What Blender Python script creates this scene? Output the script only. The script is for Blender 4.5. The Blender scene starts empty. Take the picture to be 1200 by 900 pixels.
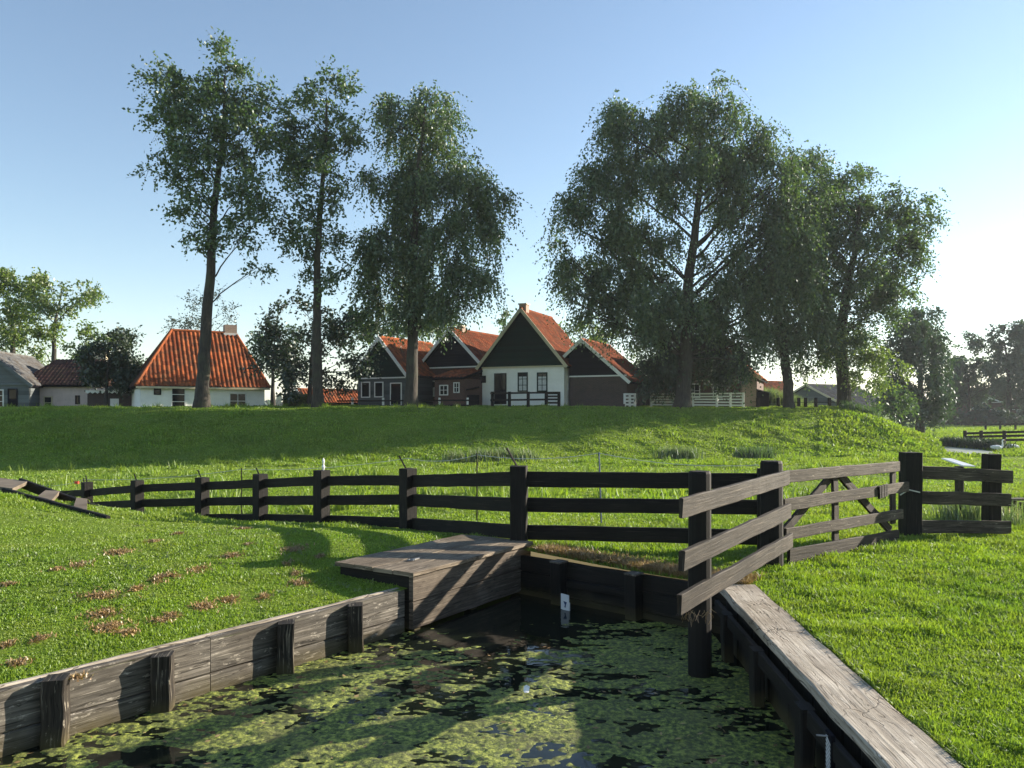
import bpy, bmesh, math, random
import numpy as np
from mathutils import Vector, Matrix
from mathutils.geometry import delaunay_2d_cdt

# ------------------------------------------------------------------ camera, sky, sun, exposure
S = bpy.context.scene
C = S.collection
H, F, HZ = 1.6, 900.0, 482.0            # eye height, focal length in photo pixels, horizon row
cam = bpy.data.cameras.new('camera'); camo = bpy.data.objects.new('camera', cam); C.objects.link(camo)
camo.location = (0, 0, H); camo.rotation_euler = (math.radians(90), 0, 0)
cam.lens = 27; cam.sensor_width = 36; cam.shift_y = (HZ - 450) / 1200.0
cam.clip_start = .05; cam.clip_end = 4000
S.camera = camo
AZ, EL = math.radians(24), math.radians(17)     # sun: azimuth from +X towards +Y, elevation
SUN = Vector((math.cos(AZ) * math.cos(EL), math.sin(AZ) * math.cos(EL), math.sin(EL)))
W = bpy.data.worlds.new('World'); S.world = W; W.use_nodes = True
wn = W.node_tree; bg = wn.nodes['Background']
sky = wn.nodes.new('ShaderNodeTexSky'); sky.sky_type = 'NISHITA'; sky.sun_disc = False
sky.sun_elevation = EL; sky.sun_rotation = math.radians(90) - AZ
sky.air_density = 1.0; sky.dust_density = .12; sky.ozone_density = 1.2; sky.altitude = 0
wn.links.new(sky.outputs[0], bg.inputs[0]); bg.inputs[1].default_value = 0.088
sl = bpy.data.lights.new('sun', 'SUN'); slo = bpy.data.objects.new('sun', sl); C.objects.link(slo)
sl.energy = 5.0; sl.angle = math.radians(.5); sl.color = (1, .89, .73)
slo.rotation_euler = (-SUN).to_track_quat('-Z', 'Y').to_euler(); slo.location = (60, 25, 40)
S.view_settings.view_transform = 'Standard'; S.view_settings.look = 'None'
S.view_settings.gamma = 1; S.view_settings.use_curve_mapping = False
S.view_settings.exposure = 1.4
S.cycles.use_denoising = True
S.cycles.max_bounces = 6; S.cycles.diffuse_bounces = 3; S.cycles.glossy_bounces = 3
S.cycles.transmission_bounces = 3; S.cycles.transparent_max_bounces = 6; S.cycles.volume_bounces = 0
S.cycles.caustics_reflective = False; S.cycles.caustics_refractive = False

random.seed(7); rng = np.random.default_rng(7)

# ------------------------------------------------------------------ helpers
def P(px, py, Y): return Vector(((px - 600) / F * Y, Y, H - (py - HZ) / F * Y))
def PX(px, Y): return (px - 600) / F * Y
def PZ(py, Y): return H - (py - HZ) / F * Y

def link(o, parent=None):
    C.objects.link(o)
    if parent is not None: o.parent = parent
    return o
def tag(o, label=None, cat=None, group=None, kind=None):
    if label: o['label'] = label
    if cat: o['category'] = cat
    if group: o['group'] = group
    if kind: o['kind'] = kind
    return o
def thing(name, label, cat, loc=(0, 0, 0), rz=0, group=None):
    o = bpy.data.objects.new(name, None); o.empty_display_size = .2; C.objects.link(o)
    o.location = loc; o.rotation_euler = (0, 0, rz)
    return tag(o, label, cat, group)
def npmesh(name, V, quads=None, tris=None, mat=None, parent=None, smooth=False, uv=None, mats=None, midx=None):
    V = np.asarray(V, dtype=np.float32).reshape(-1, 3)
    nq = 0 if quads is None else len(quads); nt = 0 if tris is None else len(tris)
    me = bpy.data.meshes.new(name); me.vertices.add(len(V)); me.vertices.foreach_set('co', V.ravel())
    loops = []
    if nq: loops.append(np.asarray(quads, dtype=np.int32).ravel())
    if nt: loops.append(np.asarray(tris, dtype=np.int32).ravel())
    L = np.concatenate(loops); me.loops.add(len(L)); me.loops.foreach_set('vertex_index', L)
    st = np.concatenate([np.arange(nq, dtype=np.int32) * 4, nq * 4 + np.arange(nt, dtype=np.int32) * 3])
    me.polygons.add(nq + nt); me.polygons.foreach_set('loop_start', st.astype(np.int32))
    if smooth: me.polygons.foreach_set('use_smooth', np.ones(nq + nt, dtype=bool))
    if uv is not None:
        ul = me.uv_layers.new(name='UVMap'); ul.data.foreach_set('uv', np.asarray(uv, dtype=np.float32)[L].ravel())
    me.update(calc_edges=True)
    if mats:
        for m in mats: me.materials.append(m)
        me.polygons.foreach_set('material_index', np.asarray(midx, dtype=np.int32))
    elif mat: me.materials.append(mat)
    return link(bpy.data.objects.new(name, me), parent)

class MB:
    """collects oriented boxes, prisms and tubes; builds them as one mesh"""
    def __init__(s): s.v = []; s.f = []; s.uv = {}
    def box(s, p0, p1, a, b, wob=0., seg=1, off=0., rnd=True, taper=1., jag=0.):
        """beam from p0 to p1; a, b: full-size cross vectors"""
        p0 = Vector(p0); p1 = Vector(p1); a = Vector(a); b = Vector(b)
        L = (p1 - p0).length; u0 = random.random() * 50; v0 = random.random() * 50
        ch = min(.008, a.length * .12, b.length * .12) if rnd else 0
        ah, bh = a.normalized(), b.normalized()
        al, bl = a.length / 2, b.length / 2
        if ch: cs = [(-al + ch, -bl), (al - ch, -bl), (al, -bl + ch), (al, bl - ch), (al - ch, bl), (-al + ch, bl), (-al, bl - ch), (-al, -bl + ch)]
        else: cs = [(-al, -bl), (al, -bl), (al, bl), (-al, bl)]
        n = len(cs); base = len(s.v)
        for i in range(seg + 1):
            t = i / seg; c = p0.lerp(p1, t); k = 1 + (taper - 1) * t
            if wob and 0 < i < seg: c = c + ah * random.uniform(-wob, wob) + bh * random.uniform(-wob, wob)
            for (x, y) in cs:
                q = c + ah * (x * k) + bh * (y * k)
                if jag and i in (0,): q = q + (p1 - p0).normalized() * random.uniform(0, jag)
                elif wob: q = q + ah * random.uniform(-wob, wob) * .5 + bh * random.uniform(-wob, wob) * .5
                s.v.append(q)
        per = [0]
        for j in range(n):
            A, B = cs[j], cs[(j + 1) % n]; per.append(per[-1] + math.hypot(A[0] - B[0], A[1] - B[1]))
        for i in range(seg):
            for j in range(n):
                f = (base + i * n + j, base + i * n + (j + 1) % n, base + (i + 1) * n + (j + 1) % n, base + (i + 1) * n + j)
                s.uv[len(s.f)] = [(u0 + L * i / seg, v0 + per[j]), (u0 + L * i / seg, v0 + per[j + 1]), (u0 + L * (i + 1) / seg, v0 + per[j + 1]), (u0 + L * (i + 1) / seg, v0 + per[j])]
                s.f.append(f)
        for e, rev in ((0, True), (seg, False)):
            f = [base + e * n + j for j in range(n)]
            uv = [(u0 + cs[j][0] + 3, v0 + cs[j][1]) for j in range(n)]
            if rev: f = f[::-1]; uv = uv[::-1]
            s.uv[len(s.f)] = uv; s.f.append(tuple(f))
        return s
    def poly(s, pts, n, th):
        """flat polygon extruded by -n*th"""
        pts = [Vector(p) for p in pts]; n = Vector(n).normalized(); b = len(s.v); k = len(pts)
        s.v += pts + [p - n * th for p in pts]
        s.f.append(tuple(range(b, b + k))); s.f.append(tuple(range(b + 2 * k - 1, b + k - 1, -1)))
        for i in range(k): s.f.append((b + i, b + k + i, b + k + (i + 1) % k, b + (i + 1) % k))
        return s
    def tube(s, pts, rad, n=6, cap=True):
        pts = [Vector(p) for p in pts]; b = len(s.v)
        for i, p in enumerate(pts):
            d = (pts[min(i + 1, len(pts) - 1)] - pts[max(i - 1, 0)]).normalized()
            u = d.cross(Vector((.31, .95, .05))); u = u.normalized() if u.length > .1 else d.cross(Vector((1, 0, 0))).normalized()
            w = d.cross(u); r = rad[i] if hasattr(rad, '__len__') else rad
            for j in range(n):
                an = 2 * math.pi * j / n; s.v.append(p + (u * math.cos(an) + w * math.sin(an)) * r)
        for i in range(len(pts) - 1):
            for j in range(n):
                s.f.append((b + i * n + j, b + i * n + (j + 1) % n, b + (i + 1) * n + (j + 1) % n, b + (i + 1) * n + j))
        if cap:
            s.f.append(tuple(b + j for j in range(n))[::-1]); e = b + (len(pts) - 1) * n
            s.f.append(tuple(e + j for j in range(n)))
        return s
    def build(s, name, mat, parent=None, smooth=False):
        me = bpy.data.meshes.new(name); me.from_pydata([tuple(v) for v in s.v], [], s.f)
        if s.uv:
            ul = me.uv_layers.new(name='UVMap')
            for p in me.polygons:
                q = s.uv.get(p.index)
                for k, li in enumerate(p.loop_indices): ul.data[li].uv = q[k] if q else (me.vertices[me.loops[li].vertex_index].co.x, me.vertices[me.loops[li].vertex_index].co.z)
        bm = bmesh.new(); bm.from_mesh(me); bmesh.ops.recalc_face_normals(bm, faces=bm.faces); bm.to_mesh(me); bm.free()
        if smooth: me.polygons.foreach_set('use_smooth', [True] * len(me.polygons))
        me.materials.append(mat)
        return link(bpy.data.objects.new(name, me), parent)

# ------------------------------------------------------------------ materials
def mat(name):
    m = bpy.data.materials.new(name); m.use_nodes = True; nt = m.node_tree
    return m, nt, nt.nodes['Principled BSDF'], nt.nodes['Material Output']
def N(nt, t, **kw):
    n = nt.nodes.new(t)
    for k, v in kw.items():
        if k in n.inputs: n.inputs[k].default_value = v
        else: setattr(n, k, v)
    return n
def ramp(nt, fac, stops):
    r = nt.nodes.new('ShaderNodeValToRGB'); e = r.color_ramp.elements
    while len(e) < len(stops): e.new(.5)
    for i, (p, c) in enumerate(stops):
        e[i].position = p; e[i].color = tuple(c) + (1,) if len(c) == 3 else c
    nt.links.new(fac, r.inputs[0]); return r.outputs[0]
def noise(nt, vec, scale, detail=4, rough=.6, dist=0):
    n = N(nt, 'ShaderNodeTexNoise'); n.inputs['Scale'].default_value = scale; n.inputs['Detail'].default_value = detail
    n.inputs['Roughness'].default_value = rough; n.inputs['Distortion'].default_value = dist
    if vec is not None: nt.links.new(vec, n.inputs['Vector'])
    return n.outputs['Fac']
def mapping(nt, vec, scale):
    m = N(nt, 'ShaderNodeMapping'); m.inputs['Scale'].default_value = scale; nt.links.new(vec, m.inputs['Vector']); return m.outputs[0]
def mixc(nt, fac, a, b, mode='MIX'):
    m = nt.nodes.new('ShaderNodeMix'); m.data_type = 'RGBA'; m.blend_type = mode
    if isinstance(fac, (int, float)): m.inputs[0].default_value = fac
    else: nt.links.new(fac, m.inputs[0])
    for i, x in ((6, a), (7, b)):
        if isinstance(x, tuple): m.inputs[i].default_value = tuple(x) + (1,)
        else: nt.links.new(x, m.inputs[i])
    return m.outputs[2]
def bump(nt, h, st, dist, pr):
    b = N(nt, 'ShaderNodeBump'); b.inputs['Strength'].default_value = st; b.inputs['Distance'].default_value = dist
    nt.links.new(h, b.inputs['Height']); nt.links.new(b.outputs[0], pr.inputs['Normal'])

def wood(name, dark, mid, light, wear=.62, rough=.75, algae=False, crack=False):
    m, nt, pr, out = mat(name)
    tc = N(nt, 'ShaderNodeTexCoord'); uv = tc.outputs['UV']; ob = tc.outputs['Object']
    gr = noise(nt, mapping(nt, uv, (1.6, 42, 1)), 1.0, 6, .65, .6)
    bl = noise(nt, ob, 3.2, 5, .6)
    fl = noise(nt, mapping(nt, uv, (7, 22, 1)), 1.0, 8, .75, .3)
    c = ramp(nt, gr, [(.38, dark), (.62, mid)])
    c = mixc(nt, ramp(nt, bl, [(.4, (0, 0, 0)), (.7, (.7, .7, .7))]), c, dark)
    c = mixc(nt, ramp(nt, noise(nt, mapping(nt, uv, (2.5, 60, 1)), 1.0, 4, .6, .2), [(.58, (0, 0, 0)), (.68, (.55, .55, .55))]), c, light)
    c = mixc(nt, ramp(nt, fl, [(wear, (0, 0, 0)), (wear + .07, (1, 1, 1))]), c, light)
    # long drying checks along the grain, broad stains
    ln = ramp(nt, noise(nt, mapping(nt, uv, (.9, 16, 1)), 1.0, 3, .55, .5), [(.0, (1, 1, 1)), (.488, (1, 1, 1)), (.5, (.12, .10, .08)), (.512, (1, 1, 1))])
    c = mixc(nt, 1.0, c, ln, 'MULTIPLY')
    c = mixc(nt, 1.0, c, ramp(nt, noise(nt, ob, 1.4, 4, .65), [(.32, (.62, .58, .52)), (.66, (1.12, 1.1, 1.06))]), 'MULTIPLY')
    h = gr
    if crack:
        vo = N(nt, 'ShaderNodeTexVoronoi', feature='DISTANCE_TO_EDGE'); vo.inputs['Scale'].default_value = 1
        nz = noise(nt, uv, 5, 3, .5); mm = mapping(nt, uv, (2.2, 5.5, 1))
        va = N(nt, 'ShaderNodeVectorMath', operation='ADD'); nt.links.new(mm, va.inputs[0]); nt.links.new(nz, va.inputs[1]); nt.links.new(va.outputs[0], vo.inputs['Vector'])
        ck = ramp(nt, vo.outputs['Distance'], [(.0, (0, 0, 0)), (.022, (1, 1, 1))])
        gate = ramp(nt, noise(nt, ob, 2.1, 2, .5), [(.42, (0, 0, 0)), (.50, (1, 1, 1))])
        mx = nt.nodes.new('ShaderNodeMath'); mx.operation = 'MAXIMUM'; nt.links.new(ck, mx.inputs[0]); nt.links.new(gate, mx.inputs[1])
        c = mixc(nt, mx.outputs[0], (.03, .024, .018), c)
        ad = nt.nodes.new('ShaderNodeMath'); ad.operation = 'ADD'; nt.links.new(gr, ad.inputs[0]); nt.links.new(mx.outputs[0], ad.inputs[1]); h = ad.outputs[0]
    if algae:
        sx = N(nt, 'ShaderNodeSeparateXYZ'); g = N(nt, 'ShaderNodeNewGeometry'); nt.links.new(g.outputs['Position'], sx.inputs[0])
        a2 = nt.nodes.new('ShaderNodeMath'); a2.operation = 'ADD'; nt.links.new(sx.outputs[2], a2.inputs[0])
        s2 = nt.nodes.new('ShaderNodeMath'); s2.operation = 'MULTIPLY'; s2.inputs[1].default_value = .22; nt.links.new(noise(nt, ob, 4, 3, .6), s2.inputs[0]); nt.links.new(s2.outputs[0], a2.inputs[1])
        mr = N(nt, 'ShaderNodeMapRange'); nt.links.new(a2.outputs[0], mr.inputs['Value'])
        mr.inputs['From Min'].default_value = -.36; mr.inputs['From Max'].default_value = -.22; mr.inputs['To Min'].default_value = .75; mr.inputs['To Max'].default_value = 0
        c = mixc(nt, mr.outputs[0], c, (.075, .06, .022))
    nt.links.new(c, pr.inputs['Base Color']); pr.inputs['Roughness'].default_value = rough
    pr.inputs['Specular IOR Level'].default_value = .25
    bump(nt, h, .55, .012, pr)
    return m
M = {}
M['tar'] = wood('tarred_wood', (.005, .0045, .004), (.014, .012, .010), (.07, .058, .05), .73)
M['rail'] = wood('weathered_rail', (.035, .028, .022), (.12, .098, .08), (.34, .30, .25), .60)
M['rail2'] = wood('weathered_brown_rail', (.02, .016, .013), (.055, .044, .035), (.20, .165, .135), .66)
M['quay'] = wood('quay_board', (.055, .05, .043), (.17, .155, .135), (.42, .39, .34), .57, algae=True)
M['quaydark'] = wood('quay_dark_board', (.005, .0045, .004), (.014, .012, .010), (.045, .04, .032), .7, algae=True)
M['cap'] = wood('capping_plank', (.32, .28, .235), (.50, .455, .39), (.66, .61, .54), .60, .8, crack=True)
M['post'] = wood('quay_post', (.012, .010, .008), (.05, .042, .034), (.42, .38, .31), .60, algae=True)
M['boxw'] = wood('box_board', (.07, .056, .044), (.19, .16, .13), (.36, .32, .26), .62, algae=False)
M['boxt'] = wood('box_top_board', (.12, .095, .07), (.28, .235, .18), (.46, .40, .32), .58)
M['path'] = wood('step_tread', (.16, .13, .10), (.26, .22, .17), (.38, .33, .27), .6)

def plain(name, col, rough=.7, var=.25, scale=6, metal=0, bmp=0):
    m, nt, pr, out = mat(name); tc = N(nt, 'ShaderNodeTexCoord')
    n = noise(nt, tc.outputs['Object'], scale, 5, .65)
    a = tuple(x * (1 - var) for x in col); b = tuple(min(1, x * (1 + var)) for x in col)
    nt.links.new(ramp(nt, n, [(.3, a), (.7, b)]), pr.inputs['Base Color'])
    pr.inputs['Roughness'].default_value = rough; pr.inputs['Metallic'].default_value = metal
    if bmp: bump(nt, n, .5, bmp, pr)
    return m
def brick(name, c1, c2, mortar, scale=1.0):
    m, nt, pr, out = mat(name); tc = N(nt, 'ShaderNodeTexCoord'); sp = N(nt, 'ShaderNodeSeparateXYZ'); nt.links.new(tc.outputs['Object'], sp.inputs[0])
    ad = nt.nodes.new('ShaderNodeMath'); ad.operation = 'ADD'; nt.links.new(sp.outputs[0], ad.inputs[0]); nt.links.new(sp.outputs[1], ad.inputs[1])
    cb = N(nt, 'ShaderNodeCombineXYZ'); nt.links.new(ad.outputs[0], cb.inputs[0]); nt.links.new(sp.outputs[2], cb.inputs[1])
    b = N(nt, 'ShaderNodeTexBrick'); nt.links.new(cb.outputs[0], b.inputs['Vector'])
    b.inputs['Color1'].default_value = c1 + (1,); b.inputs['Color2'].default_value = c2 + (1,); b.inputs['Mortar'].default_value = mortar + (1,)
    b.inputs['Scale'].default_value = scale; b.inputs['Mortar Size'].default_value = .008; b.inputs['Brick Width'].default_value = .22; b.inputs['Row Height'].default_value = .07
    n = noise(nt, tc.outputs['Object'], 1.3, 4, .6)
    nt.links.new(mixc(nt, ramp(nt, n, [(.3, (.75, .75, .75)), (.7, (1.2, 1.2, 1.2))]), (0, 0, 0), b.outputs['Color']), pr.inputs['Base Color'])
    pr.inputs['Roughness'].default_value = .9; bump(nt, b.outputs['Fac'], -.3, .01, pr)
    return m
def boards(name, col, w=.2, vertical=False, var=.25):
    m, nt, pr, out = mat(name); tc = N(nt, 'ShaderNodeTexCoord'); sp = N(nt, 'ShaderNodeSeparateXYZ'); nt.links.new(tc.outputs['Object'], sp.inputs[0])
    ch = sp.outputs[0] if vertical else sp.outputs[2]
    dv = nt.nodes.new('ShaderNodeMath'); dv.operation = 'DIVIDE'; dv.inputs[1].default_value = w; nt.links.new(ch, dv.inputs[0])
    fr = nt.nodes.new('ShaderNodeMath'); fr.operation = 'FRACT'; nt.links.new(dv.outputs[0], fr.inputs[0])
    fl = nt.nodes.new('ShaderNodeMath'); fl.operation = 'FLOOR'; nt.links.new(dv.outputs[0], fl.inputs[0])
    wnz = N(nt, 'ShaderNodeTexWhiteNoise', noise_dimensions='1D'); nt.links.new(fl.outputs[0], wnz.inputs['W'])
    c = ramp(nt, wnz.outputs['Value'], [(0, tuple(x * (1 - var) for x in col)), (1, tuple(x * (1 + var) for x in col))])
    g = ramp(nt, fr.outputs[0], [(0, (.35, .35, .35)), (.08, (1, 1, 1))])
    nt.links.new(mixc(nt, 1.0, c, g, 'MULTIPLY'), pr.inputs['Base Color']); pr.inputs['Roughness'].default_value = .85; pr.inputs['Specular IOR Level'].default_value = .15
    bump(nt, fr.outputs[0], .5, .02, pr); return m
def tiles(name, c1, c2, c3):
    m, nt, pr, out = mat(name); tc = N(nt, 'ShaderNodeTexCoord'); uv = tc.outputs['UV']
    sp = N(nt, 'ShaderNodeSeparateXYZ'); nt.links.new(uv, sp.inputs[0])
    def flo(o, d):
        a = nt.nodes.new('ShaderNodeMath'); a.operation = 'DIVIDE'; a.inputs[1].default_value = d; nt.links.new(o, a.inputs[0])
        b = nt.nodes.new('ShaderNodeMath'); b.operation = 'FLOOR'; nt.links.new(a.outputs[0], b.inputs[0]); return b.outputs[0]
    cb = N(nt, 'ShaderNodeCombineXYZ'); nt.links.new(flo(sp.outputs[0], .25), cb.inputs[0]); nt.links.new(flo(sp.outputs[1], .33), cb.inputs[1])
    wz = N(nt, 'ShaderNodeTexWhiteNoise', noise_dimensions='2D'); nt.links.new(cb.outputs[0], wz.inputs['Vector'])
    c = ramp(nt, wz.outputs['Value'], [(0, c1), (.55, c2), (1, c3)])
    n = noise(nt, tc.outputs['Object'], 1.6, 6, .7)
    c = mixc(nt, ramp(nt, n, [(.44, (0, 0, 0)), (.66, (.75, .75, .75))]), c, (.075, .055, .035))
    nt.links.new(c, pr.inputs['Base Color']); pr.inputs['Roughness'].default_value = .9; pr.inputs['Specular IOR Level'].default_value = .08; return m
M['tile_or'] = tiles('orange_pantile', (.15, .040, .018), (.27, .070, .026), (.40, .12, .045))
M['tile_red'] = tiles('red_pantile', (.13, .034, .016), (.19, .05, .022), (.27, .08, .035))
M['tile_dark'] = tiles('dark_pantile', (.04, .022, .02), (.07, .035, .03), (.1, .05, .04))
M['tile_grey'] = tiles('grey_tile', (.09, .09, .09), (.12, .12, .12), (.15, .15, .145))
M['green_b'] = boards('dark_green_boards', (.004, .020, .014))
M['black_b'] = boards('black_boards', (.008, .009, .013))
M['grey_b'] = boards('grey_boards', (.09, .10, .105), .25); M['grey_l'] = boards('light_grey_boards', (.13, .145, .15), .25)
M['white'] = plain('whitewash', (.82, .81, .77), .85, .06, 2.5)
M['pinkwhite'] = plain('pink_plaster', (.55, .45, .42), .85, .12, 2.5)
M['cream'] = plain('cream_paint', (.50, .44, .30), .5, .08)
M['trim'] = plain('white_paint', (.72, .72, .70), .5, .06)
M['brick'] = brick('brown_brick', (.08, .035, .026), (.12, .05, .036), (.13, .11, .10))
M['brickd'] = brick('dark_brick', (.05, .032, .028), (.075, .046, .038), (.09, .08, .075))
M['brickl'] = brick('light_brick', (.30, .2, .15), (.38, .26, .2), (.4, .36, .3))
M['metal'] = plain('dull_metal', (.25, .25, .25), .5, .2, 8, .8)
M['whitep'] = plain('white_plastic', (.75, .76, .76), .4, .05)
M['black'] = plain('black_paint', (.008, .008, .012), .9, .2); M['black'].node_tree.nodes['Principled BSDF'].inputs['Specular IOR Level'].default_value = .1
M['redp'] = plain('red_plastic', (.6, .05, .03), .5, .1)
M['feather'] = plain('white_feathers', (.82, .82, .80), .8, .05, 12)
M['bill'] = plain('orange_bill', (.65, .22, .03), .5, .1)
M['curtain'] = plain('net_curtain', (.55, .56, .56), .9, .2, 9)
M['wire'] = plain('pale_wire', (.55, .55, .5), .6, .1)
M['blue'] = plain('blue_paint', (.03, .06, .14), .5, .1)
m, nt, pr, out = mat('window_glass'); pr.inputs['Base Color'].default_value = (.012, .014, .016, 1); pr.inputs['Roughness'].default_value = .08; pr.inputs['Specular IOR Level'].default_value = .22; M['glass'] = m

def bark(name, a, b):
    m, nt, pr, out = mat(name); tc = N(nt, 'ShaderNodeTexCoord')
    n = noise(nt, mapping(nt, tc.outputs['Object'], (14, 14, 2.5)), 1, 6, .7, .4); n2 = noise(nt, tc.outputs['Object'], 1.3, 3, .5)
    c = ramp(nt, n, [(.3, a), (.7, b)])
    c = mixc(nt, ramp(nt, n2, [(.5, (0, 0, 0)), (.7, (.5, .5, .5))]), c, (.07, .085, .045))
    nt.links.new(c, pr.inputs['Base Color']); pr.inputs['Roughness'].default_value = .9; bump(nt, n, .8, .05, pr); return m
M['bark'] = bark('bark', (.015, .012, .009), (.065, .054, .043))
def leafmat(name, cols, trans=.42, rough=.5, gloss=.06, straw=None):
    m, nt, pr, out = mat(name); nt.nodes.remove(pr)
    g = N(nt, 'ShaderNodeNewGeometry'); tc = N(nt, 'ShaderNodeTexCoord')
    c = ramp(nt, g.outputs['Random Per Island'], [(0, cols[0]), (.5, cols[1]), (1, cols[2])])
    n = noise(nt, tc.outputs['Object'], .55, 3, .6)
    c = mixc(nt, 1.0, c, ramp(nt, n, [(.3, (.72, .78, .8)), (.7, (1.28, 1.2, 1.0))]), 'MULTIPLY')
    if straw:
        n5 = noise(nt, tc.outputs['Object'], 1.7, 6, .7); n6 = noise(nt, tc.outputs['Object'], .23, 3, .6)
        c = mixc(nt, ramp(nt, n5, [(.48, (0, 0, 0)), (.72, (.75, .75, .75))]), c, straw)
        c = mixc(nt, ramp(nt, n6, [(.4, (0, 0, 0)), (.65, (.4, .4, .4))]), c, straw)
    d = N(nt, 'ShaderNodeBsdfDiffuse'); t = N(nt, 'ShaderNodeBsdfTranslucent'); gl = N(nt, 'ShaderNodeBsdfGlossy'); gl.inputs['Roughness'].default_value = rough
    gl.inputs['Color'].default_value = (.9, .95, 1, 1)
    nt.links.new(c, d.inputs[0]); ty = mixc(nt, 1.0, c, (1.15, 1.35, .65) if not straw else (1.25, 1.3, .5), 'MULTIPLY'); nt.links.new(ty, t.inputs[0])
    mx = N(nt, 'ShaderNodeMixShader'); mx.inputs[0].default_value = trans; nt.links.new(d.outputs[0], mx.inputs[1]); nt.links.new(t.outputs[0], mx.inputs[2])
    m2 = N(nt, 'ShaderNodeMixShader'); m2.inputs[0].default_value = gloss; nt.links.new(mx.outputs[0], m2.inputs[1]); nt.links.new(gl.outputs[0], m2.inputs[2])
    nt.links.new(m2.outputs[0], out.inputs[0]); return m
M['leaf'] = leafmat('poplar_leaf', ((.042, .078, .03), (.070, .118, .042), (.112, .168, .058)))
M['leafw'] = leafmat('willow_leaf', ((.045, .078, .032), (.074, .118, .046), (.12, .168, .066)))
M['leafd'] = leafmat('dark_leaf', ((.018, .034, .018), (.028, .048, .022), (.042, .066, .028)), .25)
M['leafl'] = leafmat('light_leaf', ((.10, .14, .03), (.14, .19, .04), (.2, .24, .06)), .45)
M['leafm'] = leafmat('mid_leaf', ((.07, .11, .022), (.12, .17, .03), (.19, .24, .055)), .5)
M['leaffar'] = leafmat('far_leaf', ((.028, .055, .030), (.042, .078, .042), (.065, .105, .055)), .3)
M['reed'] = leafmat('reed', ((.10, .15, .06), (.15, .2, .08), (.25, .27, .13)), .4)
M['dry'] = leafmat('dry_grass', ((.19, .11, .045), (.29, .18, .08), (.42, .30, .15)), .2)
M['blade'] = leafmat('grass_blade', ((.115, .20, .018), (.165, .28, .030), (.26, .37, .06)), .45, .5, .03, (.24, .28, .06))

# ------------------------------------------------------------------ terrain heights
WZ = -.46
dl = Vector((1.39, 1.76)).normalized()                       # direction of the left quay
CTRL = np.array([
 (2.1,2,0),(2.15,5,0),(2.35,7.1,.0),(5,9.86,0),(6.5,10,-.02),(8,9,0),(8,5,.02),(5,3,0),(3,.5,0),(3.5,7,.0),(6,-3,0),
 (2.9,8.6,0),(.3,8.75,.03),(.05,9.1,.05),(1.6,8.2,-.02),(-1.5,11.1,-.12),(-3.0,12,-.16),(-4.3,13.2,-.30),(-5.7,14.2,-.43),(-7.4,15.2,-.52),(-9.4,17,-.58),
 (-2.83,4.84,-.08),(-1.6,6.6,-.09),(-4.2,3.1,-.08),(-6.6,0,-.08),(-1.9,7.9,.0),(-.75,9.5,.03),(-2.7,8.7,.10),(-3.6,7,.08),(-2.2,9.7,.06),(-6,9,.12),
 (-8,11.5,.30),(-5,11,.02),(-7,12.4,.08),(-8.3,14,-.08),(-10,12.5,.42),(-10,15.8,-.3),(-6,5,.04),(-9,8,.3),(-13,14,.4),(-13,18,-.45),(-14,8,.4),
 (-.5,12.5,-.25),(3,11,-.15),(0,16,-.42),(6.5,13,-.15),(9,12,-.15),(10,17,-.42),(-8,20,-.55),(0,22,-.55),(12,22,-.55),(14,9,0),(16,4,0),(-14,0,.1),(0,30,-.55),(-15,28,-.55),(20,28,-.55),(20,16,-.35),(24,22,-.5)], dtype=float)
def _phi(r2): return np.where(r2 > 0, .5 * r2 * np.log(np.maximum(r2, 1e-9)), 0)
_n = len(CTRL); _K = _phi(((CTRL[:, None, :2] - CTRL[None, :, :2]) ** 2).sum(-1)) + np.eye(_n) * .3
_P = np.c_[np.ones(_n), CTRL[:, :2]]; _A = np.block([[_K, _P], [_P.T, np.zeros((3, 3))]])
_w = np.linalg.solve(_A, np.r_[CTRL[:, 2], 0, 0, 0])
def sstep(a, b, x): t = np.clip((x - a) / (b - a), 0, 1); return t * t * (3 - 2 * t)
def vnoise(x, y, s, seed=0):
    x = x / s + seed * 17.3; y = y / s + seed * 9.1; xi = np.floor(x); yi = np.floor(y); fx = x - xi; fy = y - yi
    h = lambda a, b: np.modf(np.abs(np.sin(a * 127.1 + b * 311.7 + seed) * 43758.5453))[0]
    fx = fx * fx * (3 - 2 * fx); fy = fy * fy * (3 - 2 * fy)
    return (h(xi, yi) * (1 - fx) + h(xi + 1, yi) * fx) * (1 - fy) + (h(xi, yi + 1) * (1 - fx) + h(xi + 1, yi + 1) * fx) * fy - .5
def inside(poly, x, y):
    x = np.asarray(x); y = np.asarray(y); r = np.zeros(x.shape, bool); n = len(poly)
    for i in range(n):
        a, b = poly[i], poly[(i + 1) % n]
        if a.y == b.y: continue
        r ^= ((a.y > y) != (b.y > y)) & (x < (b.x - a.x) * (y - a.y) / (b.y - a.y) + a.x)
    return r
def grow(poly, d):
    c = sum(poly, Vector((0, 0))) / len(poly); return [p + (p - c).normalized() * d for p in poly]
pond = [Vector((PX(a, b), b)) for a, b in ((1096, 47), (1118, 45), (1150, 42), (1168, 39.5), (1160, 37.8), (1130, 37.6), (1112, 39), (1104, 43))]
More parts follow.
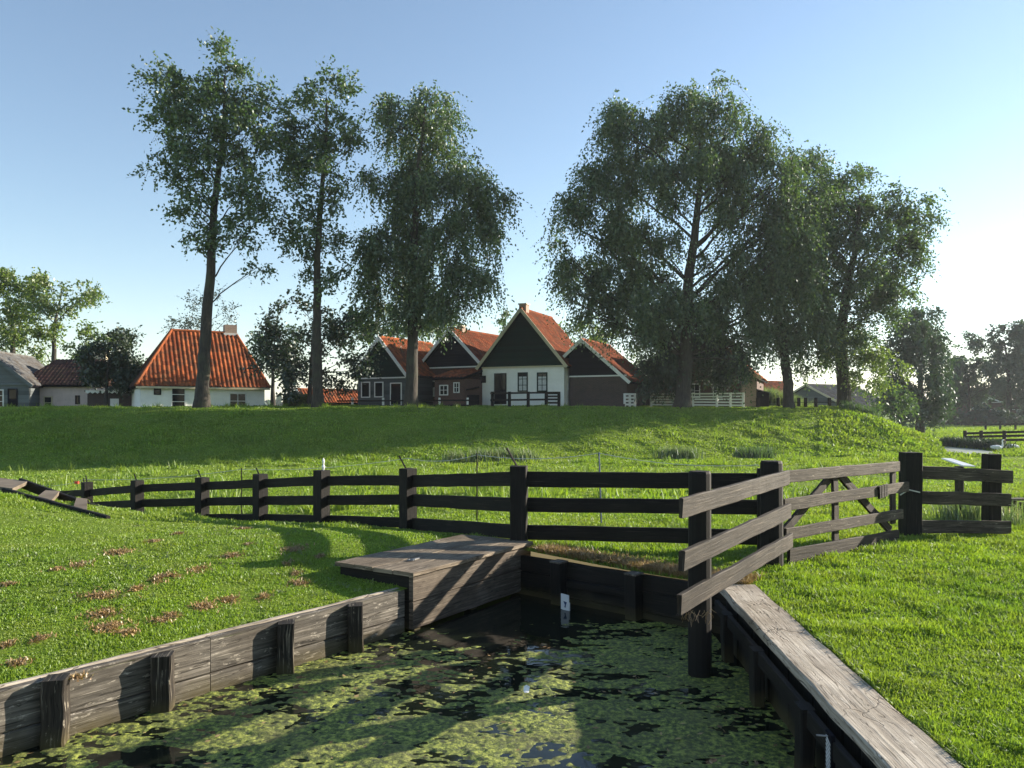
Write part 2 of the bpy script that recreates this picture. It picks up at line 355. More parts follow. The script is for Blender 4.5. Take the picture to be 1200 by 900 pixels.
def hgt(x, y):
    x = np.asarray(x, float); y = np.asarray(y, float); sh = x.shape; x = x.ravel(); y = y.ravel()
    z = np.zeros(len(x))
    for i in range(0, len(x), 40000):
        a, b = x[i:i + 40000], y[i:i + 40000]
        z[i:i + 40000] = _phi((a[:, None] - CTRL[None, :, 0]) ** 2 + (b[:, None] - CTRL[None, :, 1]) ** 2) @ _w[:_n] + _w[_n] + _w[_n + 1] * a + _w[_n + 2] * b
    near = (1 - sstep(19, 27, y)) * (1 - sstep(17, 24, np.abs(x))) * sstep(-7, -2, y)
    z = z * near + (-.55) * (1 - near) * (y > 5) + 0 * (1 - near) * (y <= 5)
    # the dike and the raised village ground behind it
    yc = 42.6 + .225 * np.clip(x, -60, 40); dy = np.maximum(0, yc - y); dx = np.maximum(0, x - 20.5) * 1.6
    d = np.hypot(dy, dx); crest = 1.78 + .12 * sstep(0, 8, y - yc) + np.clip(x, -40, 0) * .004
    t = np.clip(1 - d / 9.3, 0, 1); t = t * t * (3 - 2 * t) * .5 + t * .5
    bumps = vnoise(x, y, 3.1, 1) * .2 + vnoise(x, y, 1.2, 2) * .14 + vnoise(x, y, .55, 3) * .10
    z = z + (crest + .55) * t * (y > 20) + bumps * sstep(0.02, .15, t) * (1 - sstep(.8, 1, t) * .7)
    z = z + (vnoise(x, y, 2.3, 4) * .08 + vnoise(x, y, .7, 5) * .05) * sstep(10.5, 14, y) * (1 - sstep(60, 80, y)) + vnoise(x, y, .6, 6) * .014
    k = inside(grow(pond, .45), x, y); z[k] = np.minimum(z[k], -.66)
    return z.reshape(sh)
def hz(x, y): return float(hgt(np.array([x]), np.array([y]))[0])

# canal outline (inside faces of the quay walls)
QL = lambda s: Vector((-2.83, 4.84)) + dl * s                 # left quay face
LQ0, LQ1 = QL(-7.5), QL(3.0)
BX = [Vector((-.89, 7.13)), Vector((-1.74, 7.67)), Vector((-.605, 9.36)), Vector((.245, 8.82))]   # box corners
BW0, BW1 = Vector((.25, 8.58)), Vector((1.88, 7.18))          # back wall
RW0 = Vector((1.58, .0)); rdir = (Vector((1.88, 6.8)) - Vector((1.68, 3.44))).normalized()
CANAL = [LQ0, LQ1, Vector((-.8, 7.5)), BW0, BW1, Vector((1.88, 7.0)), Vector((1.83, 6.8)) , Vector((1.83, 6.8)) - rdir * 8, Vector((-6.5, -1.15))]
CANAL = [LQ0, LQ1, Vector((-.70, 7.62)), Vector((.1, 8.72)), BW0, BW1, Vector((1.99, 6.8)), Vector((1.99, 6.8)) - rdir * 8.2]
DITCH = [Vector(p) for p in ((7.35, 11.9), (14, 10.4), (19, 14.5), (9.2, 14.6), (8.0, 13.2))]
# ------------------------------------------------------------------ terrain sheet
def build_ground():
    pts = []
    def grid(x0, x1, y0, y1, s, hole=None):
        X, Y = np.meshgrid(np.arange(x0, x1 + 1e-6, s), np.arange(y0, y1 + 1e-6, s))
        X = X + rng.uniform(-.2, .2, X.shape) * s; Y = Y + rng.uniform(-.2, .2, Y.shape) * s
        k = np.ones(X.shape, bool)
        if hole: k = ~((X > hole[0]) & (X < hole[1]) & (Y > hole[2]) & (Y < hole[3]))
        pts.append(np.c_[X[k], Y[k]])
    grid(-12, 11, -1, 20, .26)
    grid(-34, 30, 28, 50, .38); grid(-34, 40, -6, 60, .8, (-12.3, 11.3, -1.3, 20.3))
    grid(-100, 110, -30, 140, 5, (-35, 41, -7, 61))
    grid(-1500, 1500, -600, 2400, 120, (-105, 115, -35, 145))
    A = np.concatenate(pts)
    polys = [CANAL, DITCH]
    for pl in polys:                                        # keep free points off the outline
        for i in range(len(pl)):
            a = np.array(pl[i]); b = np.array(pl[(i + 1) % len(pl)]); ab = b - a
            t = np.clip(((A - a) @ ab) / (ab @ ab), 0, 1); A = A[np.hypot(*(A - (a + t[:, None] * ab)).T) > .07]
    E = []; vs = [Vector(p) for p in A.tolist()]
    for pl in polys:
        b = len(vs); q = []
        for i in range(len(pl)):
            a, c = pl[i], pl[(i + 1) % len(pl)]; k = max(1, int((c - a).length / .3))
            q += [a.lerp(c, j / k) for j in range(k)]
        vs += q; E += [(b + i, b + (i + 1) % len(q)) for i in range(len(q))]
    v, e, f, *_ = delaunay_2d_cdt(vs, E, [], 0, 1e-5)
    v = np.array([tuple(p) for p in v]); f = np.array([t for t in f if len(t) == 3])
    cen = v[f].mean(1); keep = ~inside(CANAL, cen[:, 0], cen[:, 1]) & ~inside(DITCH, cen[:, 0], cen[:, 1])
    f = f[keep]; z = hgt(v[:, 0], v[:, 1])
    a, b, c = v[f[:, 0]], v[f[:, 1]], v[f[:, 2]]
    cr = (b[:, 0] - a[:, 0]) * (c[:, 1] - a[:, 1]) - (b[:, 1] - a[:, 1]) * (c[:, 0] - a[:, 0]); f[cr < 0] = f[cr < 0][:, ::-1]
    m, nt, pr, out = mat('grass_ground'); tc = N(nt, 'ShaderNodeTexCoord'); ob = tc.outputs['Object']
    n1 = noise(nt, ob, .9, 5, .6); n2 = noise(nt, ob, 14, 6, .7); n3 = noise(nt, ob, .12, 3, .5)
    c = ramp(nt, n2, [(.3, (.07, .115, .012)), (.5, (.14, .21, .022)), (.72, (.22, .28, .045))])
    c = mixc(nt, ramp(nt, n1, [(.45, (0, 0, 0)), (.75, (.45, .45, .45))]), c, (.15, .19, .04))
    c = mixc(nt, ramp(nt, n3, [(.4, (0, 0, 0)), (.7, (.3, .3, .3))]), c, (.10, .20, .02))
    nt.links.new(c, pr.inputs['Base Color']); pr.inputs['Roughness'].default_value = .9; pr.inputs['Specular IOR Level'].default_value = .1
    bump(nt, n2, 1., .06, pr)
    o = npmesh('ground', np.c_[v, z], tris=f, mat=m, smooth=True); tag(o, kind='structure')
build_ground()

# ------------------------------------------------------------------ water
def flat(name, poly, z, m, kind='structure', res=None):
    V = np.array([(p.x, p.y, z) for p in poly]); me = bpy.data.meshes.new(name)
    me.from_pydata(V.tolist(), [], [list(range(len(poly)))]); me.materials.append(m)
    o = link(bpy.data.objects.new(name, me)); o['kind'] = kind; return o
def wmat(name, scale=7):
    m, nt, pr, out = mat(name); tc = N(nt, 'ShaderNodeTexCoord')
    pr.inputs['Base Color'].default_value = (.008, .011, .007, 1); pr.inputs['Roughness'].default_value = .035; pr.inputs['IOR'].default_value = 1.33
    bump(nt, noise(nt, tc.outputs['Object'], scale, 3, .5), .12, .02, pr); return m
M['water'] = wmat('canal_water')
flat('canal_water', grow(CANAL, .35), WZ, M['water'])
flat('ditch_water', grow(DITCH, .3), -.47, M['water'])
# floating algae: a fine sheet whose lumps break the surface
def algae(name, poly, z, step, y0, y1, x0, x1, cover, m, amp=.035, seed=3):
    X, Y = np.meshgrid(np.arange(x0, x1, step), np.arange(y0, y1, step)); x = X.ravel(); y = Y.ravel()
    wx = x + .25 * vnoise(x, y, .8, seed + 5); wy = y + .25 * vnoise(x, y, .8, seed + 6)
    n = vnoise(wx, wy * 1.8, .9, seed) * .9 + vnoise(wx, wy * 2, .33, seed + 1) * .75 + vnoise(wx, wy * 1.7, .12, seed + 2) * .8 + vnoise(x * .6 + wy * .4, y, .05, seed + 3) * .9 + vnoise(x * .7, y, .024, seed + 4) * .8
    n = n + cover(x, y); zz = z + np.clip(n, -.6, .9) * amp
    nx, ny = X.shape[1], X.shape[0]; idx = np.arange(nx * ny).reshape(ny, nx)
    q = np.stack([idx[:-1, :-1], idx[:-1, 1:], idx[1:, 1:], idx[1:, :-1]], -1).reshape(-1, 4)
    k = inside(poly, x, y); q = q[k[q].all(1) & (n[q] > -.12).any(1)]
    u, inv = np.unique(q, return_inverse=True)
    o = npmesh(name, np.c_[x, y, zz][u], quads=inv.reshape(-1, 4), mat=m, smooth=True); o['kind'] = 'stuff'; return o
m, nt, pr, out = mat('algae'); tc = N(nt, 'ShaderNodeTexCoord'); ob = tc.outputs['Object']
c = ramp(nt, noise(nt, ob, 26, 6, .75), [(.38, (.010, .018, .005)), (.5, (.11, .15, .02)), (.60, (.38, .42, .07))])
c = mixc(nt, ramp(nt, noise(nt, ob, 2.2, 4, .6), [(.4, (0, 0, 0)), (.7, (.6, .6, .6))]), c, (.10, .10, .03))
nt.links.new(c, pr.inputs['Base Color']); pr.inputs['Roughness'].default_value = .7; bump(nt, noise(nt, ob, 60, 5, .7), .8, .02, pr); M['algae'] = m
def cov(x, y):
    # open dark water by the box and along the back wall, thick mats towards the camera
    c = .16 - .9 * (sstep(6.35, 7.4, y) * (1 - sstep(-.2, 1.4, x + (7.2 - y) * .3)))
    c = c - .9 * np.exp(-(((x - .35) / .45) ** 2 + ((y - 4.35) / .28) ** 2)) - .5 * np.exp(-(((x + .25) / .25) ** 2 + ((y - 5.2) / .25) ** 2))
    c = c - 1.1 * sstep(7.35, 7.8, y) - .5 * np.exp(-(((x + 2.3) / .6) ** 2 + ((y - 4.55) / .25) ** 2))
    return c
algae('floating_algae', CANAL, WZ, .0105, 2.6, 8.3, -4.2, 1.85, cov, M['algae'], .014)
m, nt, pr, out = mat('pale_duckweed'); tc = N(nt, 'ShaderNodeTexCoord'); ob = tc.outputs['Object']
nt.links.new(ramp(nt, noise(nt, ob, 18, 6, .75), [(.3, (.14, .15, .06)), (.7, (.34, .34, .18))]), pr.inputs['Base Color']); pr.inputs['Roughness'].default_value = .8; M['duck'] = m
algae('duckweed', DITCH, -.47, .06, 10, 15, 7, 19, lambda x, y: .25 + 0 * x, M['duck'], .03, 9)
mp, nt, pr, out = mat('pond_surface'); tc = N(nt, 'ShaderNodeTexCoord')
nt.links.new(ramp(nt, noise(nt, tc.outputs['Object'], 1.5, 5, .7), [(.3, (.22, .22, .12)), (.7, (.38, .37, .24))]), pr.inputs['Base Color']); pr.inputs['Roughness'].default_value = .35
pz = max(hz(p.x, p.y) for p in pond) + .02
flat('pond_water', pond, -.50, mp)

# ------------------------------------------------------------------ grass blades
def blades(name, x, y, hmin, hmax, w, m, lean=.5, zoff=-.004):
    n = len(x); z = hgt(x, y) + zoff; hh = rng.uniform(hmin, hmax, n) if np.isscalar(hmin) else hmin + (hmax - hmin) * rng.random(n)
    a = rng.uniform(0, 2 * np.pi, n); la = rng.uniform(0, 2 * np.pi, n); ll = rng.uniform(.1, lean, n) * hh * 1.2
    wx = np.cos(a) * w / 2; wy = np.sin(a) * w / 2; lx = np.cos(la) * ll; ly = np.sin(la) * ll
    V = np.stack([np.c_[x - wx, y - wy, z], np.c_[x + wx, y + wy, z],
                  np.c_[x + wx * .75 + lx * .35, y + wy * .75 + ly * .35, z + hh * .55], np.c_[x - wx * .75 + lx * .35, y - wy * .75 + ly * .35, z + hh * .55],
                  np.c_[x + lx, y + ly, z + hh * (1 - .3 * (ll / hh) ** 1)]], 1).reshape(-1, 3)
    b = np.arange(n)[:, None] * 5
    o = npmesh(name, V, quads=b + np.array([[0, 1, 2, 3]]), tris=b + np.array([[3, 2, 4]]), mat=m); o['kind'] = 'stuff'; return o
PATCH = [(97,488,60,14),(145,447,40,9),(170,600//1,0,0)]
# dead patches on the left bank: photo pixels of their centres with half sizes
PATCH = [(97,662,14,4),(139,648,17,4),(66,668,8,2),(10,686,10,3),(118,699,26,5),(160,691,8,3),(197,677,15,5),(235,668,12,4),(188,680,14,4),(272,652,12,4),(292,639,8,2),(210,626,6,2),(180,635,8,2),
         (240,711,18,5),(268,704,14,4),(122,720,20,7),(128,736,28,7),(150,742,14,4),(48,749,10,5),(22,778,14,5),(190,728,16,4),(345,644,14,4),(337,660,6,3),(347,673,7,3),(350,684,14,3),(375,653,5,2),(90,795,16,4),(285,620,12,2),(202,722,12,3),(310,700,8,4),(8,757,8,4)]
def patch_xy():
    out = []
    for (px, py, a, b) in PATCH:
        lo, hi = 3.0, 16.0
        for _ in range(40):                                  # meet the ground
            Y = (lo + hi) / 2
            if PZ(py, Y) > hz(PX(px, Y), Y): lo = Y
            else: hi = Y
        out.append((PX(px, Y), Y, a / F * Y * .9, min(.32, b / F * Y * Y / 1.6 * .9)))
    return out
PXY = patch_xy()
def free(x, y):
    k = ~inside(grow(CANAL, .0), x, y) & ~inside(DITCH, x, y) & ~inside([BX[0], BX[1], BX[2], BX[3]], x, y)
    rx = (x - 1.68) - (y - 3.44) * (rdir.x / rdir.y)                    # capping plank on the right
    k &= ~((rx > -.05) & (rx < .345) & (y < 7.2))
    k &= ~inside([QL(-8) + Vector((-.785, .62)) * .10, QL(3.2) + Vector((-.785, .62)) * .10, QL(3.2), QL(-8)], x, y)
    for (a, b, r, s) in PXY: k &= ~((((x - a) / r) ** 2 + ((y - b) / s) ** 2 + vnoise(x, y, .12, 8) * 2.0 + vnoise(x, y, .05, 9) * 1.2 < 1.0) & (rng.random(x.shape) < .9))
    return k
def scatter(n, y0, y1, pw, xl=-.72, xr=.72, xmin=-99, xmax=99):
    t = rng.random(n); y = (y0 ** (1 - pw) + t * (y1 ** (1 - pw) - y0 ** (1 - pw))) ** (1 / (1 - pw)) if pw != 1 else y0 * (y1 / y0) ** t
    x = rng.uniform(xl, xr, n) * y; k = (x > xmin) & (x < xmax); return x[k], y[k]
x, y = scatter(560000, 2.6, 13, 1.6, -.76, .76); k = free(x, y); x, y = x[k], y[k]
tuft = np.clip(vnoise(x, y, .35, 11) + .6 * vnoise(x, y, .13, 12) + .25, 0, 1)
left = x < -.5
hh = np.where(left, .012 + .022 * tuft, .024 + .055 * tuft) * (1 + .02 * y)
blades('lawn_grass', x, y, hh * .6, hh * 1.4, .0045 + .0009 * y, M['blade'], .9)
x, y = scatter(230000, 11, 36, 1.3, -.76, .80); k = free(x, y); x, y = x[k], y[k]
tuft = np.clip(vnoise(x, y, .9, 13) + .7 * vnoise(x, y, .3, 14) + .15, 0, 1)
hh = .03 + .10 * tuft; blades('meadow_grass', x, y, hh * .5, hh * 1.3, .006 + .0013 * y, M['blade'], 1.0)
x, y = scatter(230000, 30, 56, 1.0, -.76, .60); 
tuft = np.clip(vnoise(x, y, 1.3, 15) + .7 * vnoise(x, y, .45, 16) + .1, 0, 1)
hh = .05 + .15 * tuft; blades('dike_grass', x, y, hh * .5, hh * 1.3, .012 + .0013 * y, M['blade'], 1.1)
x, y = scatter(60000, 36, 110, 1.4, .40, .80); k = ~inside(grow(pond, .2), x, y); blades('far_meadow_grass', x[k], y[k], .08, .25, .10, M['blade'], 1.0)
x, y = scatter(2600, 3, 13, 1.5); q = free(x, y) & (vnoise(x, y, .8, 21) > .02); x, y = x[q], y[q]
x = (x[:, None] + rng.normal(0, .022, (len(x), 7))).ravel(); y = (y[:, None] + rng.normal(0, .022, (len(y), 7))).ravel(); q = free(x, y)
blades('lawn_weeds', x[q], y[q], .02, .06, .016, M['leafl'], 1.7)
x, y = scatter(380, 16, 46, 1.0, -.72, .55); q = free(x, y); x, y = x[q], y[q]
x = (x[:, None] + rng.normal(0, .13, (len(x), 30))).ravel(); y = (y[:, None] + rng.normal(0, .13, (len(y), 30))).ravel()
blades('grass_tussocks', x, y, .14, .42, .03, M['blade'], .8)
# dead clippings in the bank's patches, straw along the back wall
xs, ys = [], []
for (a, b, r, s) in PXY:
    n = int(900 * r * s * 15) + 60; q = np.abs(rng.normal(0, .6, n)); th = rng.uniform(0, 6.283, n); xs.append(a + r * q * np.cos(th)); ys.append(b + s * q * np.sin(th))
x = np.concatenate(xs); y = np.concatenate(ys); k = (vnoise(x, y, .12, 8) + .5 * vnoise(x, y, .05, 9)) < .34
blades('dead_clippings', x[k], y[k], .014, .042, .012, M['dry'], 1.8, .004)
t = rng.random(9000); d = np.abs(rng.normal(0, .16, 9000)); nb = np.array([(BW1 - BW0).y, -(BW1 - BW0).x]); nb = -nb / np.hypot(*nb)
if nb[1] < 0: nb = -nb
x = BW0.x + (BW1.x - BW0.x + .25) * t + nb[0] * (d + .02); y = BW0.y + (BW1.y - BW0.y - .15) * t + nb[1] * (d + .02)
blades('straw_grass', x, y, .04, .12, .011, M['dry'], 1.3)

# ------------------------------------------------------------------ debris
k = 700; x = rng.uniform(-3.6, 1.7, k); y = rng.uniform(3.0, 7.6, k); q = inside(grow(CANAL, -.15), x, y) & (cov(x, y) > -.1); x, y = x[q], y[q]; k = len(x)
a = rng.uniform(0, 6.283, k); l = rng.uniform(.008, .03, k); w_ = l * rng.uniform(.12, .6, k)
ux, uy = np.cos(a), np.sin(a); z = np.full(k, WZ + .016) + rng.uniform(0, .006, k)
V = np.stack([np.c_[x - ux * l, y - uy * l, z], np.c_[x - uy * w_, y + ux * w_, z + .003], np.c_[x + ux * l, y + uy * l, z + .002], np.c_[x + uy * w_, y - ux * w_, z]], 1).reshape(-1, 3)
o = npmesh('fallen_leaves', V, quads=np.arange(k * 4).reshape(-1, 4), mat=M['dry']); o['kind'] = 'stuff'
k = 14; 
# ------------------------------------------------------------------ quays
UP = Vector((0, 0, 1))
def v3(p, z=0.): return Vector((p[0], p[1], z))
# left quay
t = thing('quay_wall', 'grey weathered plank quay with protruding posts along the left grass bank', 'quay', v3(QL(0), WZ))
t.location = (0, 0, 0)
dq = v3(dl); nq = Vector((dl.y, -dl.x, 0))                    # towards the water
for (za, zb, th) in ((-.60, -.325, .06), (-.318, -.062, .06)):
    for (s0, s1) in ((-7.5, -2.3), (-2.295, 1.0), (1.005, 2.95)):
        a = v3(QL(s0), (za + zb) / 2) - nq * .03; b = v3(QL(s1), (za + zb) / 2) - nq * .03
        MB().box(a, b, nq * th, UP * (zb - za), wob=.003, seg=12).build('plank', M['quay'], t)
MB().box(v3(QL(-7.5), -.13) - nq * .082, v3(QL(2.95), -.13) - nq * .082, nq * .04, UP * .15, wob=.004, seg=24).build('sunlit_edge_board', M['cap'], t)  # pale board colour paints in the sunlit top edge of the quay
for s, px in ((-4.8, 0), (-3.0, 0), (-1.35, 0), (-.06, 75), (.62, 180), (1.62, 322), (2.32, 403)):
    an = math.radians(-78 + random.uniform(-5, 5)); fa = Vector((math.cos(an), math.sin(an), 0)); fb = Vector((-fa.y, fa.x, 0))
    q = v3(QL(s), -1.0) + nq * .05
    MB().box(q, q + UP * (.945 + random.uniform(-.02, .012)), fa * .15, fb * .135, wob=.007, seg=10, taper=.95).build('post', M['post'], t)
# back wall
t = thing('back_quay_wall', 'dark plank wall closing the end of the canal below the main fence', 'quay')
db = v3(BW1 - BW0).normalized(); nb3 = Vector((db.y, -db.x, 0))
if nb3.y > 0: nb3 = -nb3
LB = (BW1 - BW0).length + .25
for (za, zb) in ((-.7, -.40), (-.395, -.2), (-.195, -.03)):
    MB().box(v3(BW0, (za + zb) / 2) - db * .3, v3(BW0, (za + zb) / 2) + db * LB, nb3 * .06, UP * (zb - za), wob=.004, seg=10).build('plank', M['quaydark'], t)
for s in (.42, 1.35, 2.05):
    q = v3(BW0, -1.0) + db * s + nb3 * .10
    MB().box(q, q + UP * (1.0 - .02), nb3 * .14, db * .13, wob=.005, seg=6).build('post', M['quaydark'], t)
    MB().box(q + UP * .981, q + UP * .998, nb3 * .15, db * .14, rnd=False).build('sunlit_post_top', M['quay'], t)  # pale plate: sunlight on the post top put into the colour
q = v3(BW0, -.235) + nb3 * .055; MB().box(q + db * .50, q + db * 1.27, nb3 * .05, UP * .07, wob=.003, seg=5).build('waler', M['quaydark'], t)
# right wall with its capping plank
t = thing('capped_quay_wall', 'dark sheet pile quay under a wide cracked grey capping plank beside the right lawn', 'quay')
r3 = v3(rdir); n3 = Vector((-r3.y, r3.x, 0))                  # towards the water (-X)
e = v3((1.88, 6.82), -.02); wv = -n3
for (a, b) in ((-10.5, -4.305), (-4.30, .22)):
    c0 = e + r3 * a + wv * .165; c1 = e + r3 * b + wv * .165
    MB().box(c0, c1, wv * .335, UP * .07, wob=.005, seg=14).build('capping_plank', M['cap'], t)
k = 0
for i in range(44):
    q = v3((1.90, 6.85), -1.0) - r3 * (.12 + i * .235)
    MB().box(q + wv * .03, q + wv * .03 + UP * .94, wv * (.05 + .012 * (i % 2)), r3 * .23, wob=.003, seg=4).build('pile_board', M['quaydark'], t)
for s in (.5, 1.45, 2.5, 3.6, 4.8):
    q = v3((1.86, 6.85), -1.0) - r3 * s + n3 * .05
    MB().box(q, q + UP * .93, n3 * .08, r3 * .13, wob=.004, seg=5).build('post', M['quaydark'], t)
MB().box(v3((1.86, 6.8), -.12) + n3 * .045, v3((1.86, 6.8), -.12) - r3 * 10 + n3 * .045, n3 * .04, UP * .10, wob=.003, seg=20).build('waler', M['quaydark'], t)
# tide gauge on the right wall
t = thing('water_gauge', 'narrow black and white staff gauge fixed to the wall under the capping plank', 'gauge', (0, 0, 0))
g0 = v3((1.74, 4.28), 0) + n3 * .08
g0 = Vector((1.635, 3.92, .03))
t.location = g0
gp = n3 * .01
MB().box(UP * -.62 + gp, UP * -.07 + gp, n3 * .02, r3 * .085, rnd=False).build('scale_board', M['black'], t)
mb = MB()
for i in range(15):
    z = -.10 - i * .021; mb.poly([n3 * .0225 + r3 * .03 + UP * z, n3 * .0225 - r3 * .03 + UP * (z - .028), n3 * .0225 - r3 * .03 + UP * (z - .018), n3 * .0225 + r3 * .03 + UP * (z + .010)], n3, .002)
mb.build('markings', M['curtain'], t)
MB().box(UP * -.08 + n3 * .03 - r3 * .02, UP * -.085 + n3 * .08, r3 * .01, UP * .006).build('bracket', M['metal'], t)
# white plate with dark mark on the back wall
t = thing('level_plate', 'small white plate with a dark arrow mark on the back wall at the waterline', 'sign', (0, 0, 0))
s_pl = Vector((PX(664, 7.98), 7.98, 0)); pc = s_pl + nb3 * .03; t.location = pc
tb = (db + UP * -.0).normalized()
o = MB().poly([tb * -.052 + UP * -.295, tb * .046 + UP * -.302, tb * .048 + UP * -.375, tb * .058 + UP * -.375, tb * .058 + UP * -.47, tb * -.052 + UP * -.455], nb3, .012); o.build('plate', M['whitep'], t)
f = nb3 * .003
MB().poly([tb * -.018 + UP * -.368 + f, tb * .026 + UP * -.375 + f, tb * .016 + UP * -.398 + f, tb * .010 + UP * -.432 + f, tb * -.004 + UP * -.430 + f, tb * .000 + UP * -.402 + f], nb3, .002).build('mark', M['blue'], t)
# litter
a_ = Vector((PX(617, 5.6), 5.6, WZ + .02)); mb = MB()
mb.poly([a_ + Vector(q) for q in ((-.022, 0, 0), (.018, -.01, 0), (.024, .01, .03), (.0, .012, .042), (-.02, .01, .03))], (0, -.8, .5), .003)
mb.poly([a_ + Vector(q) for q in ((-.022, 0, .001), (.018, -.012, .001), (.01, -.045, .006), (-.015, -.035, .002))], (0, 0, 1), .003)
t = mb.build('plastic_scrap', M['whitep'])
tag(t, 'white plastic scrap floating among the algae in mid canal', 'litter')

# ------------------------------------------------------------------ wooden box over the sluice
B = [v3(b) for b in BX]
t = thing('sluice_box', 'large wooden plank box with a pale lid jutting from the bank over the water', 'box')
lu = (B[3] - B[0]).normalized(); wu = (B[1] - B[0]).normalized(); LL = (B[3] - B[0]).length; WW = (B[1] - B[0]).length
for i in range(4):
    c = B[0] + wu * (WW * (i + .5) / 4) + UP * (.085 + random.uniform(-.002, .002))
    MB().box(c - lu * (.03 + random.uniform(0, .02)), c + lu * LL, wu * (WW / 4 - .006), UP * .038, wob=.002, seg=10).build('lid_board', M['boxt'], t)
for (za, zb) in ((.058, -.175), (-.183, -.43)):
    c = B[0] + UP * (za + zb) / 2 + wu * .06
    MB().box(c, c + lu * LL, wu * .05, UP * (za - zb), wob=.002, seg=8).build('side_board', M['boxw'], t)
    c = B[0] + UP * (za + zb) / 2 + lu * .03 + wu * .09
    MB().box(c, c + wu * (WW - .12), lu * .05, UP * (za - zb), wob=.002, seg=5).build('end_board', M['quaydark'], t)  # darker than the side boards: shade of the end face put into the colour
for (p) in (B[0] + wu * .12 + lu * .1, B[0] + wu * .12 + lu * 1.0, B[1] - wu * .08 + lu * .1):
    MB().box(p + UP * -1.0, p + UP * .05, wu * .1, lu * .1).build('post', M['quaydark'], t)
rc = B[0] + lu * .42 + wu * .42 + UP * .109
MB().tube([rc + (lu * math.cos(a) + wu * math.sin(a)) * .035 for a in [i * math.pi / 8 for i in range(17)]], .007, 5, False).build('lifting_ring', M['metal'], t)
MB().box(rc + lu * .03 + UP * .0, rc + lu * .11, wu * .03, UP * .012).build('hinge_strap', M['metal'], t)

# ------------------------------------------------------------------ main fence
POST = [(608, 8.98, 546, .19), (478, 11.1, 549, .19), (377, 12.0, 551, .19), (305, 13.2, 555.5, .19), (237, 14.2, 559.5, .19), (161, 15.2, 563, .19), (102, 17.0, 565, .19)]
RT = [(.894, .586, .267), (.675, .40, .06), (.587, .28, -.03), (.434, .135, -.17), (.29, -.0, -.30), (.148, -.15, -.44), (-.13, -.42, -.58)]
t = thing('plank_fence', 'long black tarred three-rail fence running from the broken corner to the left bank', 'fence')
pp = [v3((PX(a, Y), Y)) for a, Y, *_ in POST]
dirs = [(pp[min(i + 1, 6)] - pp[max(i - 1, 0)]).normalized() for i in range(7)]
for (a, Y, py, w), q, d in zip(POST, pp, dirs):
    zt = PZ(py, Y); n = Vector((d.y, -d.x, 0)); g = hz(q.x, q.y)
    if a == 608: d, n = Vector((.99, -.14, 0)), Vector((.14, .99, 0))
    MB().box(q + UP * (g - .4), q + UP * zt, d * w, n * w, wob=.004, seg=7).build('post', M['tar'], t)
ends = pp + [v3((PX(44, 18.6), 18.6))]; RT2 = RT + [(-.36, -.6, -.8)]
for i in range(7):
    for r in range(3):
        if i == 6 and r > 0: continue
        a, b = ends[i], ends[i + 1]; h = .17 if i == 0 else .15
        d = (b - a).normalized(); n = Vector((-d.y, d.x, 0)); n = n if n.y > 0 else -n
        MB().box(a + UP * (RT2[i][r] - h / 2) + n * .045, b + UP * (RT2[i + 1][r] - h / 2) + n * .045, n * .045, UP * h, wob=.004, seg=8).build('rail', M['tar'], t)
E1 = v3((PX(893, 8.62), 8.62)); a = pp[0]; d = (E1 - a).normalized(); n = Vector((-d.y, d.x, 0))
for r, (z0, z1, h) in enumerate(((.894, .90, .18), (.586, .60, .165), (.267, .262, .17))):
    MB().box(a + UP * (z0 - h / 2) + n * .05 - d * .02, E1 + UP * (z1 - h / 2) + n * .05, n * .05, UP * h, wob=.003, seg=10).build('rail', M['tar'], t)
MB().box(E1 + UP * -.4, E1 + UP * .96, d * .1, n * .1, wob=.002, seg=4).build('post', M['tar'], t)
q = v3((PX(822, 8.72), 8.72)); 
# slanted rods on the post tops, insulator
for (a, Y, py, dx, dy) in ((608, 8.98, 546, -14, -23), (478, 11.1, 549, -12, -17), (305, 13.2, 555.5, -8, -9), (237, 14.2, 559.5, -9, -11), (161, 15.2, 563, -8, -10), (102, 17, 565, -6, -10)):
    p0 = P(a + 1, py + 6, Y); p1 = P(a + dx, py + dy + 3, Y) + Vector((0, .15, 0))
    MB().tube([p0, p1], .013, 6).build('wire_arm', M['tar'] if a != 608 else M['rail'], t)
p0 = P(379, 551, 12); MB().tube([p0, p0 + UP * .05, p0 + UP * .09, p0 + UP * .14, p0 + UP * .19], [.012, .028, .012, .022, .008], 8).build('insulator', M['whitep'], t)

# ------------------------------------------------------------------ broken corner fence over the water
t = thing('broken_fence', 'weathered grey-brown three-board fence end sagging out over the water', 'fence')
PA, PB = v3((PX(904, 7.86), 7.86)), v3((PX(820, 5.98), 5.98))
dd = (PA - PB).normalized(); nn = Vector((dd.y, -dd.x, 0))
MB().tube([PA + UP * z for z in (-1, .2, .7, PZ(541, 7.86) - .015, PZ(540, 7.86))], [.118, .116, .113, .110, .098], 14).build('post', M['tar'], t)
MB().tube([PB + UP * z for z in (-1.2, 0, .6, PZ(553, 5.98) - .012, PZ(552, 5.98))], [.092, .09, .088, .086, .078], 14).build('post', M['tar'], t)
for (xl, yl0, yl1, xr, yr0, yr1) in ((796, 583, 609, 923, 551, 568), (797, 646, 671, 925, 590, 607), (794, 701, 719, 927, 625, 641)):
    Yl, Yr = 5.45, 7.68
    p0 = P(xl, (yl0 + yl1) / 2, Yl); p1 = P(xr, (yr0 + yr1) / 2, Yr)
    hh = .145
    dd2 = (p1 - p0).normalized(); n2 = Vector((dd2.y, -dd2.x, 0)).normalized(); u2 = n2.cross(dd2).normalized()
    if u2.z < 0: u2 = -u2
    MB().box(p0, p1, u2 * hh, n2 * .042, wob=.004, seg=14, jag=.05).build('broken_board', M['rail2'], t)
mb = MB(); 
